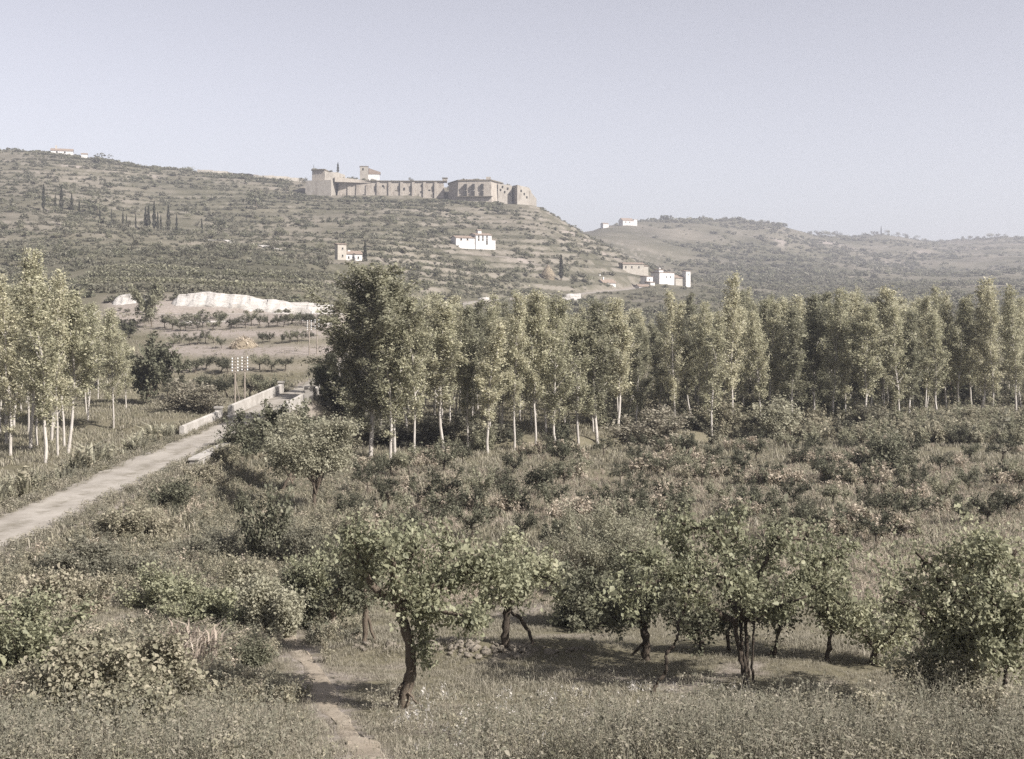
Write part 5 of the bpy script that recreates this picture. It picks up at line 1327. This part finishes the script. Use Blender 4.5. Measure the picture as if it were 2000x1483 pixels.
fore_tree('vine_tree', 'low V-forked tree with drooping pale leaves next to the dark right thicket', (1704, 1298), [
    ([(1703, 1304, 0), (1706, 1282, 0), (1710, 1266, 0)], 8, 7, None), ([(1710, 1268, 0), (1695, 1248, 0), (1678, 1225, 0.1), (1668, 1195, 0.1)], 5, 2, 0.35),
    ([(1712, 1268, 0), (1738, 1258, 0), (1762, 1236, 0), (1780, 1205, 0)], 5, 2, 0.3), ([(1710, 1264, 0), (1720, 1225, 0.5), (1715, 1185, 0.8)], 4, 2, 0.2),
    ([(1710, 1264, 0), (1725, 1235, -0.5), (1745, 1195, -0.7)], 4, 2, 0.2), ([(1762, 1236, 0), (1785, 1240, -0.2), (1800, 1262, -0.2)], 3, 2, 0.0)],
    0.125, 'vine', 'bark_dark', 100, (0.22, 0.5), 11, 0.11, 19)
fore_tree('vine_tree', 'slight dark tree just right of the four close stems', (1513, 1284), [
    ([(1512, 1288, 0), (1516, 1258, 0), (1522, 1230, 0), (1520, 1200, 0)], 4, 3, None), ([(1495, 1284, 0), (1508, 1275, 0), (1515, 1262, 0)], 2.5, 2.5, None),
    ([(1520, 1215, 0), (1495, 1195, 0.2), (1480, 1175, 0.2)], 3, 2, 0.0), ([(1520, 1210, 0), (1545, 1190, 0.2), (1565, 1170, 0.3)], 3, 2, 0.0), ([(1520, 1205, 0), (1525, 1170, 0.4), (1520, 1140, 0.6)], 3, 2, 0.0)],
    0.12, 'dark', 'bark_dark', 100, (0.22, 0.5), 11, 0.12, 20)
fore_tree('vine_tree', 'dark bushy tree seen under the left limb of the four-stemmed tree', (1375, 1278), [
    ([(1373, 1284, 0), (1370, 1255, 0), (1366, 1225, 0)], 6, 5, None), ([(1420, 1284, 0), (1424, 1262, 0), (1420, 1235, 0)], 4, 4, None),
    ([(1368, 1235, 0), (1340, 1220, 0.2), (1318, 1215, 0.2)], 3, 2, 0.0), ([(1368, 1230, 0), (1395, 1215, 0.2), (1420, 1215, 0.3)], 3, 2, 0.0),
    ([(1366, 1228, 0), (1372, 1195, 0.4), (1390, 1165, 0.6)], 3, 2, 0.0), ([(1366, 1228, 0), (1345, 1195, 0.8), (1320, 1175, 1.2)], 3, 2, 0.0), ([(1420, 1240, 0), (1440, 1225, 0.5), (1455, 1215, 0.8)], 3, 2, 0.0)],
    0.12, 'dark', 'bark_dark', 110, (0.22, 0.5), 11, 0.13, 21)
fore_tree('leafy_tree', 'massive leafy tree with a shaded interior filling the right edge of the foreground', (1895, 1385), [
    ([(1895, 1395, 0), (1892, 1330, 0), (1885, 1270, 0), (1880, 1220, 0)], 15, 12, None),
    ([(1885, 1270, 0), (1840, 1225, 0), (1790, 1190, 0), (1735, 1165, 0)], 9, 3, 0.15), ([(1882, 1235, 0), (1860, 1170, 0.2), (1830, 1115, 0.3), (1800, 1085, 0.3)], 9, 3, 0.1),
    ([(1880, 1225, 0), (1890, 1160, 0), (1900, 1100, 0), (1895, 1050, 0)], 9, 3, 0.1), ([(1882, 1235, 0), (1930, 1180, 0), (1965, 1120, 0), (1985, 1075, 0)], 9, 3, 0.1),
    ([(1885, 1260, 0), (1935, 1235, -0.4), (1990, 1215, -0.6), (2040, 1190, -0.6)], 8, 3, 0.1), ([(1884, 1250, 0), (1870, 1200, -0.9), (1850, 1150, -1.4)], 7, 3, 0.1),
    ([(1884, 1250, 0), (1900, 1200, -0.9), (1930, 1140, -1.4)], 7, 3, 0.1), ([(1884, 1250, 0), (1850, 1200, 1.0), (1800, 1150, 1.6)], 7, 3, 0.1), ([(1884, 1250, 0), (1910, 1190, 1.0), (1950, 1130, 1.6)], 7, 3, 0.1),
    ([(1888, 1300, 0), (1850, 1280, -0.3), (1805, 1270, -0.4), (1770, 1275, -0.4)], 6, 3, 0.1), ([(1888, 1300, 0), (1930, 1290, -0.4), (1975, 1290, -0.5)], 6, 3, 0.0), ([(1888, 1310, 0), (1860, 1320, -0.6), (1830, 1330, -0.8)], 5, 2, 0.0),
    ([(1905, 1100, 0), (1905, 1075, -0.2), (1900, 1045, -0.3)], 4, 2, 0.0)],
    0.135, 'vine', 'bark_dark', 95, (0.3, 0.75), 11, 0.14, 22)
fore_tree('leafy_tree', 'sunlit outer branch with large pale leaves on the right edge thicket', (1940, 1395), [
    ([(1940, 1400, -0.3), (1945, 1300, -0.5), (1930, 1200, -0.7), (1900, 1100, -0.8), (1890, 1040, -0.8)], 5, 2, 0.45),
    ([(1935, 1220, -0.7), (1905, 1160, -1.0), (1880, 1120, -1.1)], 4, 2, 0.1), ([(1938, 1250, -0.6), (1965, 1190, -0.9), (1960, 1140, -1.0)], 4, 2, 0.1), ([(1940, 1280, -0.6), (1910, 1250, -0.9), (1890, 1230, -1.0)], 3, 2, 0.2)],
    0.15, 'vine', 'bark_dark', 90, (0.2, 0.5), 9, 0.1, 23)

# ------------------------------------------------------------------ foreground bushes
def bush_at(label, px, py, hpx, wpx, mat='weed', leaf=0.1, dens=150, stems=22, seed=1, near=True, sig=0.12, bark='bark', el=(30, 85), name='shrub'):
    loc = hit(px, py); s = loc[1] / F
    if px < 580 and py < 1260: hpx *= 0.7
    H = hpx * s; W = wpx * s / 2; leaf *= 0.6; dens *= 2.1
    t, f = shrub(seed, H, W, stems, dens, leaf, mat, bark, el, near, sig)
    return put_tree(name, (t, f), label, 'shrub', loc, 0, 1.0, None, SH)
bush_at('airy pale round bush in the field behind the front trees', 1190, 1150, 165, 235, 'willow', 0.085, 330, 34, 31, False, 0.14)
bush_at('broad-leaved bush filling the lower left corner', 165, 1400, 165, 190, 'weed', 0.13, 150, 30, 32)
bush_at('broad-leaved bush spreading right of the corner bush', 300, 1390, 150, 190, 'weed', 0.13, 150, 30, 33)
bush_at('low bramble between the corner bushes and the bottom edge', 235, 1450, 100, 260, 'weed', 0.1, 150, 26, 34)
bush_at('tall weedy bush at the far left margin', 60, 1330, 190, 150, 'vine', 0.12, 150, 24, 35)
bush_at('leafy vine bush with dark hollows left of the path', 425, 1232, 125, 180, 'vine', 0.13, 170, 26, 36)
bush_at('rounded leafy bush behind the dark-hollowed vine bush', 330, 1190, 110, 140, 'vine', 0.12, 150, 24, 37)
bush_at('light green column of vines beside the head of the path', 532, 1246, 165, 75, 'willow', 0.11, 260, 24, 38, el=(65, 88))
bush_at('dark shady bush under the canopy left of the two pale trunks', 585, 1225, 120, 90, 'dark', 0.11, 210, 22, 39)
bush_at('sprawling bush along the left margin below the road', 110, 1200, 130, 170, 'weed', 0.12, 150, 26, 40)
bush_at('pale grassy bush on the slope above the left thicket', 230, 1140, 95, 170, 'olive', 0.1, 150, 22, 41)
bush_at('thorny brown bush on the slope below the narrow hedge', 420, 1090, 90, 150, 'olive', 0.09, 160, 22, 42)
bush_at('leafy bush left of the tall column of vines', 480, 1150, 100, 110, 'weed', 0.1, 160, 22, 43)
bush_at('bush spreading over the slope beside the ivy stump', 560, 1090, 110, 120, 'weed', 0.1, 170, 22, 44)
bush_at('shrubby vine mass between the prop tree and the dark drooping tree', 1140, 1225, 110, 110, 'dark', 0.12, 190, 24, 45)
bush_at('sunlit leafy vine mass in front of the dark one', 1165, 1222, 90, 120, 'vine', 0.13, 120, 16, 46)
bush_at('small dark weed clump beside the path', 500, 1300, 70, 45, 'dark', 0.07, 260, 12, 47)
bush_at('tall seeding weed at the right of the foreground meadow', 1850, 1400, 130, 110, 'weed', 0.07, 220, 22, 48, el=(55, 88))
bush_at('seeding weed in the lower right corner', 1930, 1450, 120, 110, 'weed', 0.07, 220, 22, 49, el=(55, 88))
bush_at('dark seeding weed at the bottom right', 1720, 1460, 130, 80, 'weed', 0.07, 220, 16, 50, el=(60, 88))
bush_at('leafy bush at the foot of the willow', 680, 1060, 70, 130, 'weed', 0.1, 170, 20, 51)
bush_at('tangled growth between the willow and the front trees', 610, 1110, 90, 130, 'olive', 0.1, 170, 20, 52)
for k, (px, py) in enumerate([(335, 1300), (372, 1318), (402, 1295), (360, 1275)]):
    loc = hit(px, py)
    single('dry_reed_clump', blades(60 + k, 60, 1.15, 0.16, 0.045, 'reed', 0.7, 0, 0.9), f'{ORD[k]} clump of pinkish dry drooping reeds in the left thicket', 'reeds', loc, k * 1.3, 1.0, 'dry reeds in the left thicket')

# ------------------------------------------------------------------ stone heap
def stone_heap():
    rng = np.random.default_rng(55)
    c = hit(915, 1268)
    o = thing('stone_heap', 'low heap of pale field stones behind the front tree', 'stones', c)
    base = []
    for v in range(6):
        n, m = 9, 6
        th = np.linspace(0, 2 * math.pi, n, endpoint=False)[None]; ph = np.linspace(-1.35, 1.35, m)[:, None]
        r = 1 + 0.75 * fbm(np.cos(th) * 1.6 + v * 9, np.sin(th) * 1.6 + ph * 1.7 + v * 5, 3)
        V = np.stack([r * np.cos(ph) * np.cos(th), 0.8 * r * np.cos(ph) * np.sin(th), 0.45 * r * np.sin(ph) + 0 * th], -1).reshape(-1, 3)
        i = np.arange(n * m).reshape(m, n); rr = np.roll(i, -1, 1)
        q = np.stack([i[:-1], rr[:-1], rr[1:], i[1:]], -1).reshape(-1, 4)
        q3 = np.concatenate([q[:, [0, 1, 2]], q[:, [0, 2, 3]], [[i[-1, 0], i[-1, k], i[-1, k + 1]] for k in range(1, n - 1)]])
        base.append(np_mesh('stone', V, q3, M['stone']))
    for k in range(130):
        px = rng.uniform(690, 1150) if k > 50 else rng.normal(905, 55); py = rng.normal(1268, 7) + (px - 900) * 0.04
        x, y, z = hit(px, py)
        s = rng.lognormal(-2.6, 0.4) if k > 22 else rng.uniform(0.06, 0.135)
        st = part('stone', base[k % 6], o)
        st.location = (x - c[0], y - c[1], z - c[2] + s * 0.1 + (0.08 * rng.random() if k < 30 else 0))
        st.rotation_euler = (rng.normal(0, 0.3), rng.normal(0, 0.3), rng.uniform(0, 6.28)); st.scale = (s, s, s)
stone_heap()

# ------------------------------------------------------------------ ground cover
def region(n, px0, px1, d0, d1, rng, power=2.0):
    u = rng.random(n)
    d = (d0 ** power + u * (d1 ** power - d0 ** power)) ** (1 / power)
    px = rng.uniform(px0, px1, n)
    return px, (px - 1000) / F * d, d
def off_path(x, d, w=0.42):
    dist = np.min((x[:, None] - pth[None, ::3, 0]) ** 2 + (d[:, None] - pth[None, ::3, 1]) ** 2, 1) ** 0.5
    return dist > w * (0.7 + 0.8 * np.random.default_rng(3).random(len(x)))
def off_road(x, d): return np.abs(x - road_x(d)) > ROAD_HW + 0.5
rng = np.random.default_rng(4242)
GR = [blades(800 + k, 22, 0.12 + 0.04 * (k % 3), 0.12, 0.011, 'grass', 0.8) for k in range(6)]
px, x, d = region(56000, -250, 2250, 15, 50, rng, 1.4)
keep = off_path(x, d, 0.27) & off_road(x, d) & (fbm(x / 1.6, d / 1.6, 3) + rng.normal(0, 0.12, len(x)) > -0.2)
scatter('meadow_grass', np.stack([x, d, ground(x, d)], 1)[keep], (rng.uniform(0.4, 1.05, len(x)) * (1 + 0.9 * np.clip(fbm(x / 3.5 + 8, d / 3.5, 2), -0.4, 1)))[keep], GR, 10, 'short dry meadow grass of the foreground', 'grass')
WD = [weed_mesh(820 + k, 0.5 + 0.14 * (k % 3), 4, 0.04, 26, ['weed', 'grass', 'olive'][k % 3]) for k in range(6)]
px, x, d = region(9000, -250, 2250, 15.5, 26, rng, 1.4)
dens = np.interp(px, [-250, 420, 560, 800, 1050, 1500, 2250], [0.9, 0.6, 0.08, 0.06, 0.25, 0.6, 0.95]) * np.interp(d, [16, 20, 22.5, 26], [1, 0.8, 0.35, 0.06])
keep = off_path(x, d, 0.5) & (rng.random(len(x)) < dens)
scatter('tall_weeds', np.stack([x, d, ground(x, d)], 1)[keep], rng.uniform(0.6, 1.35, len(x))[keep], WD, 11, 'tall seeding weeds along the bottom of the meadow', 'weeds')
SW = [weed_mesh(830 + k, 0.85 + 0.15 * k, 3, 0.035, 40, ['weed', 'olive', 'scrub', 'grass'][k]) for k in range(4)]
px, x, d = region(2600, 1040, 2250, 16.5, 23, rng, 1.2)
keep = fbm(x / 1.5 + 2, d / 1.5, 3) + 0.25 * smooth(1300, 1900, px) - 0.1 * (d - 18) > 0.0
scatter('seeding_weeds', np.stack([x, d, ground(x, d)], 1)[keep], rng.uniform(0.5, 1.15, len(x))[keep], SW, 21, 'tall dark seeding weeds at the lower right of the meadow', 'weeds')
FL = [weed_mesh(840, 0.3, 3, 0.045, 3, 'flower')]
px, x, d = region(170, 780, 1500, 18, 27, rng)
scatter('white_flowers', np.stack([x, d, ground(x, d)], 1), rng.uniform(0.7, 1.3, len(x)), FL, 12, 'scattered white flowers in the meadow', 'flowers')
px, x, d = region(14000, -300, 700, 25, 85, rng, 1.3)
keep = (x > road_x(d) + 3.0) & off_path(x, d, 0.7) & (fbm(x / 4, d / 4, 3) > -0.3) & ((px < 640) | (d > 33))
WB = [weed_mesh(850 + k, 0.85, 6, 0.10, 34, ['weed', 'olive', 'weed', 'stalk'][k % 4]) for k in range(6)]
scatter('bank_weeds', np.stack([x, d, ground(x, d)], 1)[keep], rng.uniform(0.25, 0.75, len(x))[keep], WB, 13, 'rank weeds over the bank between the path and the road', 'weeds')
CR = [blades(860 + k, 9, 0.9 + 0.1 * k, 0.18, 0.035, ['stalk', 'reed'][k % 2], 0.45) for k in range(4)] + [weed_mesh(870 + k, 0.95, 7, 0.10, 26, ['weed', 'stalk', 'willow', 'reed'][k]) for k in range(4)]
px, x, d = region(30000, 640, 2300, 40, 106, rng, 1.5)
keep = (fbm(x / 7, d / 7, 3) > -0.22) & (fbm(x / 18 + 4, d / 18, 2) + 0.3 > smooth(1400, 1900, px) * smooth(80, 100, d) * 0.75)
keep &= (d < np.interp(px, [640, 1000, 1300, 1700, 2300], [88, 96, 108, 106, 106]))
scatter('dry_crop', np.stack([x, d, ground(x, d)], 1)[keep], rng.uniform(0.18, 0.48, len(x))[keep], CR, 14, 'dry pinkish stalks of the crop between the vine trees', 'crop')
VR = [weed_mesh(910 + k, 1.15, 8, 0.14, 34, ['weed', 'stalk', 'dark', 'stalk'][k]) for k in range(4)]
rowk = rng.integers(0, 12, 5200); x = rng.uniform(-16, 46, 5200)
d = 49 + rowk * 4.6 + 0.10 * x + rng.normal(0, 0.35, 5200) + 0.9 * np.sin(x / 8 + rowk)
px = 1000 + x / d * F
keep = (px > 690) & (d < 104) & (fbm(x / 3.2, rowk * 3.7, 2) > 0.2)
scatter('field_vines', np.stack([x, d, ground(x, d)], 1)[keep], rng.uniform(0.5, 1.15, 5200)[keep], VR, 20, 'dark leafy vines trained in loose rows across the dry field', 'vines')
MZ = [blades(880 + k, 14, 1.7, 0.14, 0.10, ['olive', 'weed', 'willow'][k], 0.6, 0, 0.8) for k in range(3)]
d = rng.uniform(38, 92, 1100); x = road_x(d) - ROAD_HW - 0.9 - np.abs(rng.normal(0, 1.4, 1100))
hm = np.clip(0.8 + 0.9 * fbm(d / 3.0, x / 3.0, 3), 0.25, 1.2) * rng.uniform(0.6, 1.15, 1100)
keep = fbm(d / 2.2 + 40, x / 2, 2) > -0.3
scatter('maize_strip', np.stack([x, d, ground(x, d)], 1)[keep], hm[keep], MZ + WB[:3] + [weed_mesh(885, 1.5, 5, 0.18, 22, 'willow'), weed_mesh(886, 1.3, 5, 0.2, 22, 'weed')], 15, 'strip of leafy maize along the far side of the road', 'maize')
GM = [blades(890 + k, 16, 0.45, 0.35, 0.05, ['grass', 'weed', 'grass'][k], 0.6) for k in range(3)]
px, x, d = region(46000, -300, 2300, 48, 250, rng, 1.2)
keep = off_road(x, d) & (fbm(x / 6, d / 6, 3) > -0.35) & ~((px > 300) & (px < 660) & (d > 180) & (rng.random(len(x)) > 0.2))
scatter('valley_grass', np.stack([x, d, ground(x, d)], 1)[keep], rng.uniform(0.5, 1.3, len(x))[keep], GM, 16, 'rough grass of the valley floor under the poplars', 'grass')
UG = [weed_mesh(900 + k, 1.2, 7, 0.16, 30, ['weed', 'popdark', 'scrub'][k % 3]) for k in range(4)]
px, x, d = region(5200, 1150, 2300, 106, 185, rng, 1.2)
keep = fbm(x / 8, d / 8, 3) > -0.1
scatter('grove_undergrowth', np.stack([x, d, ground(x, d)], 1)[keep], rng.uniform(0.6, 1.7, len(x))[keep], UG, 17, 'leafy undergrowth below the poplars of the right grove', 'undergrowth')

VG = [weed_mesh(940 + k, 0.4, 5, 0.06, 22, ['weed', 'grass', 'olive'][k % 3]) for k in range(3)] + [blades(950 + k, 18, 0.35, 0.14, 0.022, 'grass', 0.6) for k in range(2)]
d = rng.uniform(34, 135, 3600); sd2 = np.where(rng.random(3600) < 0.5, -1, 1)
x = road_x(d) + sd2 * (ROAD_HW + 0.35 + rng.normal(0, 0.34, 3600) + 0.6 * fbm(d / 5, sd2 * 3.0, 2))
keep = ~((d > 104) & (d < 131))
scatter('road_verge', np.stack([x, d, np.maximum(ground(x, d), 0)], 1)[keep], rng.uniform(0.4, 1.3, 3600)[keep], VG, 19, 'weedy verge breaking up both edges of the dusty road', 'verge')

# ------------------------------------------------------------------ haze in the valley air
def haze():
    m, nt, out = nodes_of('valley_haze')
    v = nt.nodes.new('ShaderNodeVolumePrincipled')
    v.inputs['Color'].default_value = (0.80, 0.81, 0.90, 1)
    v.inputs['Density'].default_value = 0.00026
    v.inputs['Anisotropy'].default_value = 0.2
    nt.links.new(v.outputs[0], out.inputs['Volume'])
    M['haze'] = m
    lo = float(ZZ.min()) - 1.0; hi = max(float(ZZ.max()), 160.0) + 25
    me = boxm(float(XX.min()) - 50, float(XX.max()) + 50, -130, 4990, lo, hi, 'haze', 'haze')
    single('haze', me, 'thin bluish haze filling the valley air', 'haze', kind='stuff')
haze()
